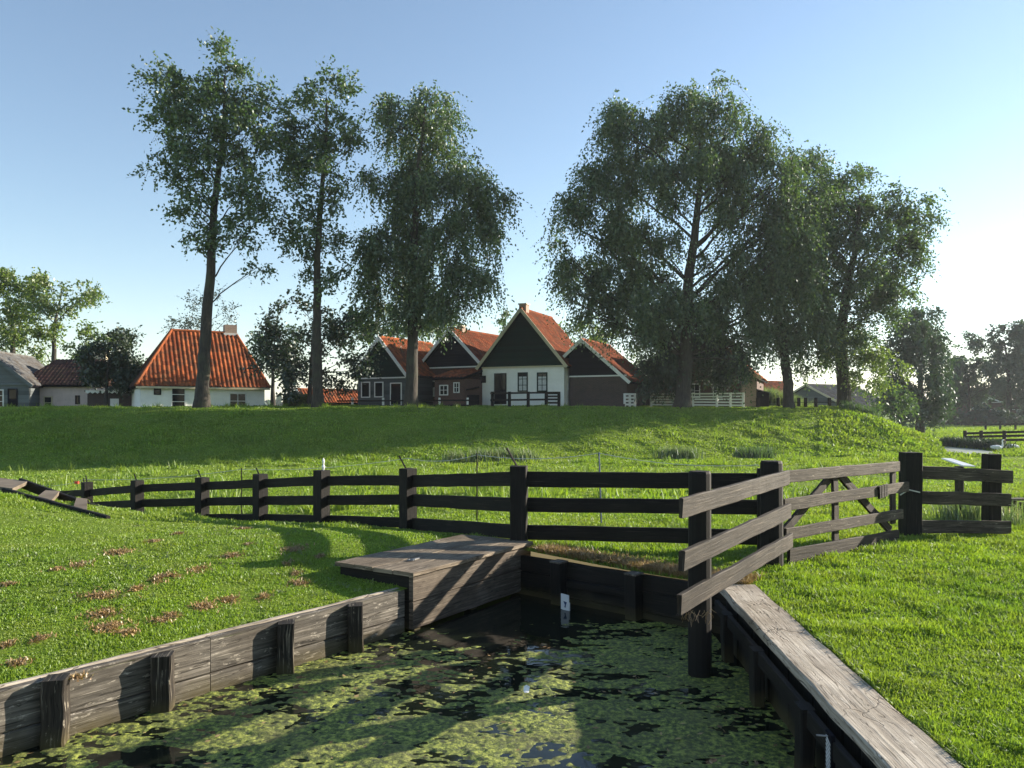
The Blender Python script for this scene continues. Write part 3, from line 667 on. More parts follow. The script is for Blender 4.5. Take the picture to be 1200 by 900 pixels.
for i in range(26):
    p = P(798 + random.uniform(0, 40), 716 + random.uniform(-4, 3), 5.6 + random.uniform(0, .25)); q = p + Vector((random.uniform(-.05, .05), random.uniform(-.05, .05), -random.uniform(.02, .1)))
    mb.tube([p, p.lerp(q, .5) + Vector((random.uniform(-.02, .02), 0, 0)), q], .0016, 3)
mb.build('hanging_grass', M['dry'], t)['kind'] = 'stuff'

# ------------------------------------------------------------------ gate
t = thing('field_gate', 'brown-grey wooden field gate with crossed diagonal braces between two dark posts', 'gate')
GA, GB = (925, 7.95), (1052, 9.55)
def gz(px): 
    # gate plane: depth along the line between its two ends, solved for a photo column
    A = Vector((PX(*GA), GA[1])); Bv = Vector((PX(*GB), GB[1])); k = (px - 600) / F
    s = (k * A.y - A.x) / ((Bv.x - A.x) - k * (Bv.y - A.y)); return A.y + s * (Bv.y - A.y)
gd = v3((PX(*GB) - PX(*GA), GB[1] - GA[1])).normalized(); gn = Vector((gd.y, -gd.x, 0))
def gboard(x0, y0, x1, y1, h, off=0., th=.035, name='gate_rail', m='rail', up=None):
    p0 = P(x0, y0, gz(x0)) + gn * off; p1 = P(x1, y1, gz(x1)) + gn * off; d = (p1 - p0).normalized(); u = gn.cross(d).normalized()
    return MB().box(p0, p1, u * h, gn * th, wob=.003, seg=8).build(name, M[m], t)
gboard(916, 559, 1053, 546.5, .125); gboard(918, 592, 1064, 570, .125); gboard(920, 626, 1057, 602, .12); gboard(924, 652, 1052, 628, .15, m='rail2', name='bottom_board')
gboard(1050, 541, 1050, 614, .11, -.04, name='end_stile', m='rail2'); gboard(982, 556, 983, 634, .11, -.04, name='middle_stile', m='rail2')
gboard(986, 553, 926, 624, .10, -.075, name='brace', m='rail2'); gboard(988, 553, 1050, 622, .10, -.075, name='brace', m='rail2')
gboard(1027, 577, 1036, 574, .15, .03, .03, 'latch', 'tar')
# ------------------------------------------------------------------ right fence
t = thing('side_fence', 'short weathered three-rail fence between two thick dark posts right of the gate', 'fence')
R0 = v3((PX(1067, 9.9), 9.9)); R1 = v3((PX(1162, 10.15), 10.15))
MB().box(R0 + UP * -.4, R0 + UP * PZ(530, 9.9), Vector((.21, 0, 0)), Vector((0, .21, 0)), wob=.004, seg=8).build('post', M['tar'], t)
MB().box(R1 + UP * -.4, R1 + UP * PZ(532, 10.15), Vector((.17, 0, 0)), Vector((0, .17, 0)), wob=.004, seg=8).build('post', M['tar'], t)
for (a0, b0, a1, b1) in ((1075, 553, 1186, 559), (1074, 582.5, 1184, 586), (1074, 617, 1184, 618)):
    MB().box(P(a0, b0, 9.88), P(a1, b1, 9.92), UP * .165, Vector((0, .045, 0)), wob=.004, seg=8).build('rail', M['rail'], t)
for (a, b) in ((1067, 574),): MB().tube([P(a - 12, b + 6, 9.7), P(a - 2, b, 9.72), P(a + 11, b + 3, 9.74)], .008, 5).build('wire_loop', M['wire'], t)
# info panel
t = thing('info_panel', 'slanted blank white lectern board on a wooden post behind the right fence', 'sign', v3((PX(1124, 12.2), 12.2)))
b = v3((0, 0)); zb = hz(t.location.x, 12.2); zt = PZ(544, 12.2)
MB().box(b + UP * (zb - .2), b + UP * (zt - .03), Vector((.10, 0, 0)), Vector((0, .1, 0)), seg=4, wob=.003).build('post', M['rail2'], t)
MB().poly([(-.19, .16, zt + .09), (-.03, .17, zt + .085), (.20, -.10, zt - .02), (.0, -.11, zt - .01)], (.15, -.35, 1), .02).build('panel', M['whitep'], t)
# ditch piling
t = thing('ditch_piling', 'row of old wooden piles holding the far edge of the right ditch', 'piling')
for i in range(13):
    q = v3((PX(1150 + i * 9.5, 13.7 + i * .02), 13.7 + i * .02)); 
    MB().tube([q + UP * -1, q + UP * -.2, q + UP * (-.02 + random.uniform(-.03, .03))], [.06, .058, .05], 8).build('pile', M['rail2'], t)
MB().box(v3((PX(1146, 13.62), 13.62), .03), v3((PX(1275, 13.85), 13.85), .03), Vector((0, .16, 0)), UP * .04, seg=5, wob=.003).build('capping_board', M['rail'], t)
# steps on the left bank
t = thing('bank_steps', 'low wooden steps with pale treads descending behind the left bank crest', 'steps')
A0, A1, C0, C1 = P(4, 578, 12.8), P(127, 612, 10.9), P(24, 567, 14.1), P(122, 603, 12.3)
for (a, b, th_) in ((A0, A1, .10), (C0, C1, .13)):
    dd_ = (b - a).normalized(); sd = dd_.cross(UP).normalized(); MB().box(a + UP * .02, b + UP * .02, UP * (th_ + .04), sd * .06, seg=9, wob=.005).build('string_board', M['tar'], t)
for (u0, u1) in ((-.35, .10), (.34, .50), (.70, .82)):
    zt_ = max(A0.lerp(A1, u1).z, C0.lerp(C1, u1).z) + .10
    q = [A0.lerp(A1, u0), A0.lerp(A1, u1), C0.lerp(C1, u1), C0.lerp(C1, u0)]
    if u0 < 0: zt_ = A0.z + .10
    MB().poly([(p.x, p.y, zt_) for p in q], (0, 0, 1), .06).build('tread', M['path'], t)
# electric fence
t = thing('electric_fence', 'thin electric wire on slim dark stakes in the meadow behind the main fence', 'wire fence')
ST = [(702, 12.2, 530, 586), (559, 13.2, 531, 612), (283, 16.5, 548, 600), (98, 20, 560, 590), (135 - 90, 22, 567, 590), (1104 - 215, 14.5, 541, 600)]
for i, (a, Y, y0, y1) in enumerate(ST):
    if i == 5: continue
    g = hz(PX(a, Y), Y); MB().tube([v3((PX(a + (3 if i == 0 else 0), Y), Y), g - .1), P(a, y0, Y)], .013, 6).build('stake', M['tar'] if i != 0 else M['blue'], t)
def wire(pts, r=.005):
    out = []
    for (p, q) in zip(pts[:-1], pts[1:]):
        for k in range(10): s = k / 10; out.append(p.lerp(q, s) - UP * .16 * (4 * s * (1 - s)) * .5)
    out.append(pts[-1]); MB().tube(out, r, 4).build('wire', M['wire'], t)
w = [P(889, 545, 11.0), P(702, 531, 12.2), P(559, 533, 13.2), P(478, 537, 14), P(283, 550, 16.5), P(98, 562, 20), P(45, 568, 22)]
wire(w); 
MB().box(P(90, 567, 19.9), P(90, 564, 19.9), Vector((.09, 0, 0)), Vector((0, .06, 0)), rnd=False).build('insulator', M['redp'], t)

# ------------------------------------------------------------------ village houses
def roof(parent, A, B, Cc, D, m, name='roof', under=.10, wave=.05):
    """A, B ridge ends; D, C eave ends below them. Real pantile relief."""
    A, B, Cc, D = map(Vector, (A, B, Cc, D)); e = (Cc - D).normalized(); s = ((D - A) - e * (D - A).dot(e)); SL = s.length; s.normalize()
    n = e.cross(s).normalized(); n = n if n.z > 0 else -n
    W_ = max((Cc - D).length, (B - A).length); nu = int(W_ / .25 * 6); nv = int(SL / .33) * 3
    g = np.linspace(0, 1, nu + 1); hgs = np.linspace(0, 1, nv + 1)
    U, Vv = np.meshgrid(g, hgs); A_, B_, C_, D_ = (np.array(p) for p in (A, B, Cc, D))
    Pn = ((A_[None, None] * (1 - U[..., None]) + B_[None, None] * U[..., None]) * (1 - Vv[..., None]) + (D_ * (1 - U[..., None]) + C_ * U[..., None]) * Vv[..., None])
    eu = (Pn - D_) @ np.array(e); sv = Vv * SL
    course = np.mod(sv / .33, 1.0)
    hgt_ = wave * (.5 + .5 * np.sin(eu / .25 * 2 * np.pi)) ** .8 + .05 * course + .02 * np.sin(eu * 1.3 + 1) * np.sin(sv * .9)
    Pn = Pn + np.array(n) * (hgt_[..., None] + .03)
    idx = np.arange((nu + 1) * (nv + 1)).reshape(nv + 1, nu + 1)
    q = np.stack([idx[:-1, :-1], idx[1:, :-1], idx[1:, 1:], idx[:-1, 1:]], -1).reshape(-1, 4)
    o = npmesh(name, Pn.reshape(-1, 3), quads=q, mat=m, parent=parent, smooth=True, uv=np.c_[eu.ravel() + 50, sv.ravel()])
    MB().poly([A, B, Cc, D], n, under).build('roof_deck', M['black'], parent)
    return o
def window(parent, x, z, w, h, y, nx=2, nz=3, frame='trim', door=False, curtain=0, depth=.05, name=None):
    """on a wall facing -y at local y"""
    fr = MB()
    t_ = .07
    for (a, b_, c, d_) in ((x - w / 2, z, x - w / 2, z + h), (x + w / 2, z, x + w / 2, z + h)): fr.box((a, y - depth / 2, b_), (c, y - depth / 2, d_), Vector((t_, 0, 0)), Vector((0, depth, 0)), rnd=False)
    for zz in (z, z + h): fr.box((x - w / 2 - t_ / 2, y - depth / 2 - .003, zz), (x + w / 2 + t_ / 2, y - depth / 2 - .003, zz), UP * t_, Vector((0, depth, 0)), rnd=False)
    o = fr.build(name or ('door' if door else 'window'), M[frame], parent)
    g = MB().box((x, y - .012, z), (x, y - .012, z + h), Vector((w, 0, 0)), Vector((0, .016, 0)), rnd=False).build('pane', M['glass'], o)
    if door:
        MB().box((x, y - .03, z), (x, y - .03, z + h * .5), Vector((w - .06, 0, 0)), Vector((0, .03, 0)), rnd=False).build('door_leaf', M['black' if door is True else door], o)
    if curtain: MB().box((x, y - .027, z + .05), (x, y - .027, z + h * curtain), Vector((w - .1, 0, 0)), Vector((0, .008, 0)), rnd=False).build('curtain', M['curtain'], o)
    b2 = MB()
    for i in range(1, nx): b2.box((x - w / 2 + w * i / nx, y - .035, z), (x - w / 2 + w * i / nx, y - .035, z + h), Vector((.035, 0, 0)), Vector((0, .03, 0)), rnd=False)
    for i in range(1, nz): b2.box((x - w / 2, y - .037, z + h * i / nz), (x + w / 2, y - .037, z + h * i / nz), UP * .035, Vector((0, .03, 0)), rnd=False)
    if b2.v: b2.build('glazing_bars', M[frame], o)
    return o
def gable(name, label, apex, Y, hw, eave, th, L, wallm, gabm, tile, barge='trim', base=None, eave_r=None, split=None, finial=False, over=.25, chim=None, hwl=None):
    """apex: photo px of the ridge front; hw metres half width; eave photo row; th degrees turned"""
    top = P(apex[0], apex[1], Y); zb = hz(top.x, Y) if base is None else base
    zb -= .1
    t = thing(name, label, 'house', (top.x, Y, zb), math.radians(-th)); zr = top.z - zb; ze = PZ(eave, Y) - zb
    wl = hw - over
    k = (zr - ze) / hw                                          # slope
    zw = ze + k * over * .9; hwl = hwl or hw; vl = hwl - over; zel = zr - k * hwl; zwl = zel + k * over * .9
    zr_w = zr - .12
    prof = [(-wl, 0), (wl, 0), (wl, zw - .1), (0, zr_w), (-wl, zw - .1)]
    sp = zw - .1 if split is None else PZ(split, Y) - zb
    # lower wall box and gable triangles
    mb = MB(); mb.poly([(-vl, 0, 0), (wl, 0, 0), (wl, 0, sp), (-vl, 0, sp)], (0, -1, 0), .2)
    mb.poly([(-vl, L, 0), (wl, L, 0), (wl, L, sp), (-vl, L, sp)], (0, 1, 0), .2)
    mb.poly([(wl, 0.001, 0), (wl, L - .001, 0), (wl, L - .001, zw - .12), (wl, .001, zw - .12)], (1, 0, 0), .2)
    mb.poly([(-vl, 0.001, 0), (-vl, L - .001, 0), (-vl, L - .001, zwl - .12), (-vl, .001, zwl - .12)], (-1, 0, 0), .2); mb.build('wall', M[wallm], t)
    kk = (zr_w - (zw - .1)) / wl; xg = min(wl, (zr_w - sp) / kk)
    for yy, sgn in ((-.03, -1), (L + .03, 1)):
        pts = [(-vl - .02, yy, sp), (wl + .02, yy, sp)] + ([(wl + .02, yy, zw - .1)] if sp < zw - .12 else []) + [(0, yy, zr_w)] + ([(-vl - .02, yy, zwl - .1)] if sp < zwl - .12 else [])
        MB().poly(pts, (0, sgn, 0), .1).build('gable', M[gabm], t)
    y0, y1 = -.30, L + .3
    hwr = hw; zer = ze
    roof(t, (0, y0, zr), (0, y1, zr), (hw, y1, ze), (hw, y0, ze), M[tile]); roof(t, (0, y0, zr), (0, y1, zr), (-hwl, y1, zel), (-hwl, y0, zel), M[tile])
    MB().tube([(0, y0, zr + .05), (0, y1, zr + .05)], .11, 8).build('ridge_tiles', M[tile], t)
    for yy in (y0 - .03, y1 + .03):
        for sg in (-1, 1):
            nrm = Vector((sg * (zr - ze), 0, hw)).normalized()
            MB().box(Vector((0, yy, zr - .0)), Vector(((hw + .04), yy, ze - .04) if sg > 0 else (-(hwl + .04), yy, zel - .04)), nrm * .2, Vector((0, .05, 0)), rnd=False).build('bargeboard', M[barge], t)
    MB().box((-vl, -.06, sp), (wl, -.06, sp), UP * .09, Vector((0, .06, 0)), rnd=False).build('sill_board', M[barge], t)
    if finial: MB().box((0, y0 - .07, zr - .35), (0, y0 - .07, zr + .55), Vector((.11, 0, 0)), Vector((0, .05, 0)), taper=.5).build('finial', M[barge], t)
    if chim:
        cw, ch, cy = chim; c = MB().box((0, cy, zr - .5), (0, cy, zr + ch), Vector((cw, 0, 0)), Vector((0, cw, 0)), rnd=False).build('chimney', M['brickl'], t)
        MB().box((0, cy, zr + ch), (0, cy, zr + ch + .08), Vector((cw + .12, 0, 0)), Vector((0, cw + .12, 0)), rnd=False).build('chimney_cap', M['cream'], c)
    return t
def lx(t, px):  # local x on the front wall for a photo column
    th = t.rotation_euler[2]; k = (px - 600) / F; ux, uy = math.cos(th), math.sin(th)
    return (k * t.location.y - t.location.x) / (ux - k * uy)
def lz(t, py, px=None):
    x = lx(t, px); Y = t.location.y + math.sin(t.rotation_euler[2]) * x; return PZ(py, Y) - t.location.z
def win(t, x0, x1, y0, y1, **kw):
    a, b = lx(t, x0), lx(t, x1); z0 = lz(t, y1, (x0 + x1) / 2); z1 = lz(t, y0, (x0 + x1) / 2)
    return window(t, (a + b) / 2, z0, b - a, z1 - z0, 0, **kw)
# white house with green gable
t = gable('white_house', 'white walled house with dark green gable, yellow bargeboards and a chimney on its ridge', (612, 363), 50, 3.15, 431, 24, 5.0, 'white', 'green_b', 'tile_red', 'cream', split=430, chim=(.5, .35, .3))
win(t, 563, 569, 441, 448, nx=1, nz=1, frame='black'); win(t, 580, 593, 438, 473, nx=2, nz=3, frame='black', door=True, curtain=0)
win(t, 607.5, 618, 437, 458.5, frame='green_b', curtain=.8); win(t, 630, 641, 437, 458.5, frame='green_b', curtain=.8)
side = t
xr = 2.9
MB().box((xr + .02, .9, 1.1), (xr + .02, .9, 2.1), Vector((.03, 0, 0)), Vector((0, .5, 0)), rnd=False).build('side_window', M['trim'], t)
# green gabled house
t = gable('green_house', 'green gabled house with white framed windows and bright orange roof, half behind a trunk', (447, 396), 52, 2.3, 441, 29, 5.6, 'grey_b', 'green_b', 'tile_or', 'trim', split=443, finial=True)
win(t, 424, 433.5, 448, 465.5, nx=1, nz=1); win(t, 439.5, 449, 448, 465, nx=1, nz=1); win(t, 458, 470.5, 449, 475, nx=1, nz=1, door=True)
# brick house with blue-black gable
t = gable('brick_house', 'brown brick house with blue-black gable behind a small tiled porch', (529, 386), 53, 2.55, 428, 30, 6, 'brick', 'black_b', 'tile_red', 'trim', split=430.5, chim=(.45, .3, 1.2))
win(t, 501, 511.5, 447, 464, frame='trim', nx=2, nz=2, curtain=.6)
MB().box((1.6, -1.3, 0), (1.6, -1.3, 1.95), Vector((2.3, 0, 0)), Vector((0, 2.6, 0)), rnd=False).build('porch_wall', M['brick'], t)
roof(t, (.35, -.1, 2.65), (2.85, -.1, 2.65), (2.85, -2.75, 1.98), (.35, -2.75, 1.98), M['tile_or'], 'porch_roof')
for (a, b_, w_) in ((1.2, .9, .62), (2.2, 1.05, .4)):
    window(t, a, b_, w_, .62, -2.6, nx=2, nz=2)
# low house with black gable and long right slope
t = gable('barn_house', 'low brick barn with black boarded gable, cream finial and sweeping red tile roof', (683, 399), 48.9, 3.15, 449, 26, 5.0, 'brickd', 'black_b', 'tile_red', 'trim', split=441, finial=True, hwl=1.15)
MB().box((-.6, -.4, 0), (2.9, -.4, 0), UP * .6, Vector((0, .1, 0)), rnd=False).build('plinth', M['brickd'], t)
# brick house behind the big tree
t = gable('end_house', 'brick house with red tiled roof, mostly behind the big willow', (822, 388), 53, 3.9, 445, 22, 6.5, 'brick', 'brickd', 'tile_or', 'cream', split=446)
win(t, 808, 820, 450, 466, nx=2, nz=2); win(t, 836, 846, 450, 466, nx=2, nz=2)
q = P(877, 440, 51); zb = hz(q.x, 51)
o = MB().box((q.x, 51, zb - .1), (q.x, 51, q.z), Vector((.95, 0, 0)), Vector((0, .35, 0)), rnd=False).build('garden_pier', M['brickl']); tag(o, 'tall buff brick pier at the right end of the white rail fence', 'pier')
t = thing('garden_shed', 'small dark shed beside the buff brick pier', 'shed', (PX(890, 52), 52, hz(PX(890, 52), 52)))
MB().box((0, 0, -.1), (0, 0, 1.0), Vector((.9, 0, 0)), Vector((0, 1.2, 0)), rnd=False).build('wall', M['black_b'], t); MB().poly([(-.55, -.7, 1.25), (.55, -.7, .95), (.55, .7, .95), (-.55, .7, 1.25)], (.2, 0, 1), .06).build('roof', M['grey_b'], t)
# small orange roofed outbuilding
t = gable('outbuilding', 'small outbuilding with orange roof seen under the bushy tree', (352, 457), 62, 1.3, 472, 50, 5, 'brick', 'black_b', 'tile_or', 'trim', base=1.6)
# distant cottages on the right
t = gable('far_cottage', 'distant cottage with plain grey roof beyond the reeds', (946, 451), 85, 5.5, 480, 55, 9, 'grey_b', 'grey_b', 'tile_grey', 'cream', base=1.6)
t = gable('red_roof_cottage', 'distant red roofed cottage right of the brick pier', (884, 447), 95, 2.6, 468, 60, 5, 'brick', 'brick', 'tile_or', 'trim', base=1.6)
# hipped white house on the left
Yh = 46.; c = P(244, 390, Yh + 2.4); zb = hz(c.x, Yh) - .1
t = thing('hipped_house', 'white cottage with bright orange hipped pantile roof behind the leftmost tall trunk', 'house', (PX(240, Yh), Yh, zb), math.radians(31))
zr = c.z - zb; ze = PZ(452, Yh) - zb; a_, b_ = -3.5, 3.5
Dp = 5.4
mb = MB(); mb.poly([(a_, 0, 0), (b_, 0, 0), (b_, 0, ze), (a_, 0, ze)], (0, -1, 0), .2); mb.poly([(b_, .001, 0), (b_, Dp, 0), (b_, Dp, ze), (b_, .001, ze)], (1, 0, 0), .2)
mb.poly([(a_, .001, 0), (a_, Dp, 0), (a_, Dp, ze), (a_, .001, ze)], (-1, 0, 0), .2); mb.poly([(a_, Dp, 0), (b_, Dp, 0), (b_, Dp, ze), (a_, Dp, ze)], (0, 1, 0), .2); mb.build('wall', M['white'], t)
e_ = .25; r0, r1 = (-1.5, Dp / 2, zr), (2.3, Dp / 2, zr)
F0, F1, G0, G1 = (a_ - e_, -e_, ze - .12), (b_ + e_, -e_, ze - .12), (a_ - e_, Dp + e_, ze - .12), (b_ + e_, Dp + e_, ze - .12)
roof(t, r0, r1, F1, F0, M['tile_or']); roof(t, r0, r1, G1, G0, M['tile_or']); roof(t, r0, Vector(r0) + Vector((0, .01, 0)), G0, F0, M['tile_dark']); roof(t, r1, Vector(r1) + Vector((0, .01, 0)), G1, F1, M['tile_or'])  # left hip in dark tile: its shaded side is painted into the colour
for (p, q) in ((r0, r1), (r0, F0), (r1, F1), (r0, G0), (r1, G1)): MB().tube([Vector(p) + UP * .07, Vector(q) + UP * .07], .10, 8).build('ridge_tiles', M['tile_or'], t)
MB().box((a_ - e_, -e_ - .06, ze - .15), (b_ + e_, -e_ - .06, ze - .15), UP * .12, Vector((0, .1, 0)), rnd=False).build('gutter', M['cream'], t)
cm = MB().box((2.0, Dp / 2 + .2, zr - .4), (2.0, Dp / 2 + .2, zr + .6), Vector((.75, 0, 0)), Vector((0, .6, 0)), rnd=False).build('chimney', M['brickl'], t); MB().box((2.0, Dp / 2 + .2, zr - .1), (2.0, Dp / 2 + .2, zr + .06), Vector((.9, 0, 0)), Vector((0, .75, 0)), rnd=False).build('flashing', M['trim'], cm)
win(t, 201, 217, 454, 479, nx=1, nz=3, frame='trim'); win(t, 269, 288, 461, 479, nx=2, nz=2, frame='trim')
win(t, 181, 188, 456, 462, nx=1, nz=1, frame='black')
# far left houses
Yh = 50.
t = thing('plastered_house', 'low pinkish plastered house with dark tiled roof behind two thin trunks', 'house', (PX(70, Yh), Yh, hz(PX(70, Yh), Yh) - .1), math.radians(4))
zb = t.location.z; ze = PZ(452, Yh) - zb; zr = PZ(422, Yh + 2.4) - zb
mb = MB(); mb.poly([(-2.2, 0, 0), (2.6, 0, 0), (2.6, 0, ze), (-2.2, 0, ze)], (0, -1, 0), 4.5); mb.build('wall', M['pinkwhite'], t)
roof(t, (-1.3, 2.3, zr), (2.4, 2.3, zr), (2.9, -.3, ze), (-2.5, -.3, ze), M['tile_dark']); roof(t, (-1.3, 2.3, zr), (2.4, 2.3, zr), (2.9, 4.8, ze), (-2.5, 4.8, ze), M['tile_dark']); roof(t, (-1.3, 2.3, zr), (-1.3, 2.31, zr), (-2.5, 4.8, ze), (-2.5, -.3, ze), M['tile_dark']); roof(t, (2.4, 2.3, zr), (2.4, 2.31, zr), (2.9, 4.8, ze), (2.9, -.3, ze), M['tile_dark'])
MB().box((1.3, 2.9, zr - .3), (1.3, 2.9, zr + .75), Vector((.9, 0, 0)), Vector((0, .6, 0)), rnd=False).build('chimney', M['cream'], t)
win(t, 52, 61, 465, 479, nx=1, nz=2, frame='cream'); win(t, 89, 93, 464, 473, nx=1, nz=1, frame='black')
t = thing('lean_to', 'low dark lean-to with scalloped white awning edge beside the pinkish house', 'shed', (PX(128, 49), 49, hz(PX(128, 49), 49) - .1))
MB().box((0, 1, 0), (0, 1, 1.2), Vector((2.9, 0, 0)), Vector((0, 1.8, 0)), rnd=False).build('wall', M['brickd'], t); MB().poly([(-1.5, -.2, 1.25), (1.5, -.2, 1.25), (1.5, 2, 1.6), (-1.5, 2, 1.6)], (0, -.2, 1), .05).build('awning', M['grey_b'], t)
mb = MB()
for i in range(10): x_ = -1.4 + i * .31; mb.poly([(x_, -.23, 1.28), (x_, -.23, 1.16), (x_ + .15, -.23, 1.06), (x_ + .3, -.23, 1.16), (x_ + .3, -.23, 1.28)], (0, -1, 0), .02)
mb.build('awning_edge', M['trim'], t)
MB().box((.3, .08, 0), (.3, .08, .75), Vector((.55, 0, 0)), Vector((0, .04, 0)), rnd=False).build('door', M['trim'], t)
t = gable('grey_house', 'grey boarded house with blue-framed window at the far left edge', (-14, 412), 48, 2.6, 452, -10, 6, 'grey_l', 'grey_l', 'tile_grey', 'grey_l')
win(t, -6, 4, 457, 477, nx=2, nz=3, frame='trim'); win(t, 10, 20, 456, 479, nx=1, nz=1, frame='black', door='black')
# hazy brick houses at far right
for (px, py, Y, hw, ev, th, lab) in ((1130, 455, 128, 7.0, 472, 70, 'long dark brick house in haze behind the distant trees'), (1185, 452, 122, 5.5, 480, 30, 'hazy brick house with pale gable edges at the right end of the far row')):
    t = gable('distant_house', lab, (px, py), Y, hw, ev, th, 12, 'brick', 'brickd', 'tile_dark', 'trim', base=-.55, split=ev)
    for dxp in (-6, 8): win(t, px + dxp, px + dxp + 4, 484, 490, nx=1, nz=1)
o = MB().box((PX(1124, 118), 118, PZ(493, 118)), (PX(1124, 118), 118, PZ(487.5, 118)), Vector((.75, 0, 0)), Vector((0, .06, 0)), rnd=False).build('notice_board', M['whitep']); tag(o, 'small pale notice board in the dark far background at the right', 'sign')

# fences round the village
def rfence(name, label, p0, p1, Y0, Y1, rows, hrail, pxs, wpost, ptop, m, group=None, pm=None, base=None):
    t = thing(name, label, 'fence', group=group)
    a = v3((PX(p0, Y0), Y0)); b = v3((PX(p1, Y1), Y1)); d = (b - a).normalized(); n = Vector((d.y, -d.x, 0)); n = n if n.y < 0 else -n
    for px in pxs:
        s = (px - p0) / (p1 - p0); Y = Y0 + (Y1 - Y0) * s; q = v3((PX(px, Y), Y)); zb = hz(q.x, q.y) if base is None else base
        MB().box(q + UP * (zb - .2), q + UP * PZ(ptop, Y), d * wpost, n * wpost).build('post', M[pm or m], t)
    for (ya, yb) in rows:
        MB().box(P(p0, ya, Y0) + n * (wpost / 2 + .02), P(p1, yb, Y1) + n * (wpost / 2 + .02), UP * hrail, n * .03, rnd=False).build('rail', M[m], t)
    return t
rfence('white_rail_fence', 'white five-rail fence behind the big willow trunk', 762, 871, 48.6, 49.8, [(462, 461), (465, 464.5), (468, 468), (471, 471.5), (474, 475)], .10, (763, 790, 812, 840, 856, 871), .12, 460, 'trim')
rfence('white_side_fence', 'short white slatted fence beside the sweeping barn roof', 732, 744, 47.6, 47.8, [(462, 462), (466, 466), (470, 470), (474, 474)], .12, (732, 738, 744), .12, 461, 'trim')
rfence('garden_fence', 'dark two-rail garden fence before the white house', 575, 655, 47.4, 46.6, [(461, 460), (469, 468)], .11, (577, 597, 619, 640, 655), .17, 459, 'tar')
rfence('garden_screen', 'small board screen beside the garden fence at the white house', 640, 656, 46.9, 46.8, [(461, 461), (464.5, 464.5), (468, 468), (472, 472)], .12, (641, 655), .12, 459, 'rail2')
rfence('front_fence', 'dark low fence with pale posts before the green gabled house', 395, 560, 47.8, 47.2, [(470, 469), (476, 475)], .09, (413, 449, 485, 515, 548), .12, 466, 'tar', pm='trim')
rfence('picket_fence', 'dark post and wire fence on the crest before the reeds', 880, 1000, 50.5, 51.5, [(471, 472), (476, 477)], .03, (888, 912, 936, 944, 956, 972, 984, 996), .17, 466, 'tar')
rfence('paddock_fence', 'weathered three-rail fence far right beyond the pond', 1130, 1215, 49.5, 47, [(508, 505.5), (512, 510), (516.5, 515)], .15, (1131, 1150, 1177, 1204), .2, 504.5, 'rail2', base=-.55)
rfence('far_paddock_fence', 'thin far fence in the distant right meadow behind the paddock fence', 1140, 1240, 88, 84, [(498, 496)], .2, (1155, 1172, 1190, 1210), .22, 494, 'rail2', base=-.55)
# things before the brick house: covered cart-like dark bench
t = thing('garden_bench', 'dark covered garden bench before the white house wall', 'bench', (PX(549, 50), 50, hz(PX(549, 50), 50) - .02))
MB().box((0, 0, .0), (0, 0, .8), Vector((1.4, 0, 0)), Vector((0, .6, 0))).build('seat', M['black_b'], t); MB().poly([(-.8, -.4, 1.0), (.7, -.4, 1.35), (.7, .4, 1.35), (-.8, .4, 1.0)], (-.2, 0, 1), .08).build('cover', M['black'], t)
# swans
def swan(label, px, py, Y, flip, head=True):
    zg = hz(PX(px, Y), Y); t = thing('swan', label, 'swan', (PX(px, Y), Y, zg), 0, 'white swans on the far grass')
    s = -1 if flip else 1
    sk = [(-.62, 0, .36), (-.45, 0, .34), (-.2, 0, .32), (.1, 0, .32), (.32, 0, .36)] ; rr = [.03, .12, .22, .22, .13]
    if head: sk += [(.42, 0, .5), (.44, 0, .7), (.40, 0, .86), (.44, 0, .97), (.53, 0, .98)]; rr += [.075, .05, .045, .05, .055]
    else: sk += [(.46, 0, .33), (.56, 0, .18), (.60, 0, .08)]; rr += [.08, .05, .045]
    def path(pts, r, n=12, ov=1.):
        mb = MB(); mb.tube([Vector((p[0] * s, p[1], p[2])) for p in pts], r, n); return mb
    pts = []; rs = []
    for i in range(len(sk) - 1):
        for k in range(4):
            u = k / 4; pts.append(Vector(sk[i]).lerp(Vector(sk[i + 1]), u)); rs.append(rr[i] * (1 - u) + rr[i + 1] * u)
    pts.append(Vector(sk[-1])); rs.append(rr[-1] * .7)
    b = path(pts, rs).build('body', M['feather'], t, smooth=True)
    hp = pts[-1]; path([hp, hp + Vector((.07, 0, -.015)), hp + Vector((.13, 0, -.04))], [.03, .022, .008], 6).build('bill', M['bill'], t)
    for sd in (-1, 1): path([Vector((.2, sd * .16, .36)), Vector((0, sd * .2, .4)), Vector((-.3, sd * .16, .42)), Vector((-.6, sd * .05, .44))], [.04, .12, .09, .02], 8).build('wing', M['feather'], t, smooth=True)
    for sd in (-1, 1): path([Vector((0, sd * .1, .18)), Vector((.03, sd * .1, .0))], [.02, .018], 5).build('leg', M['black'], t)
    t.scale = (.62,) * 3
swan('white swan with raised neck on the grass by the pond', 1169, 530, 41, False)
swan('white swan with lowered head right of the other swan', 1187, 529, 42.5, False, False)

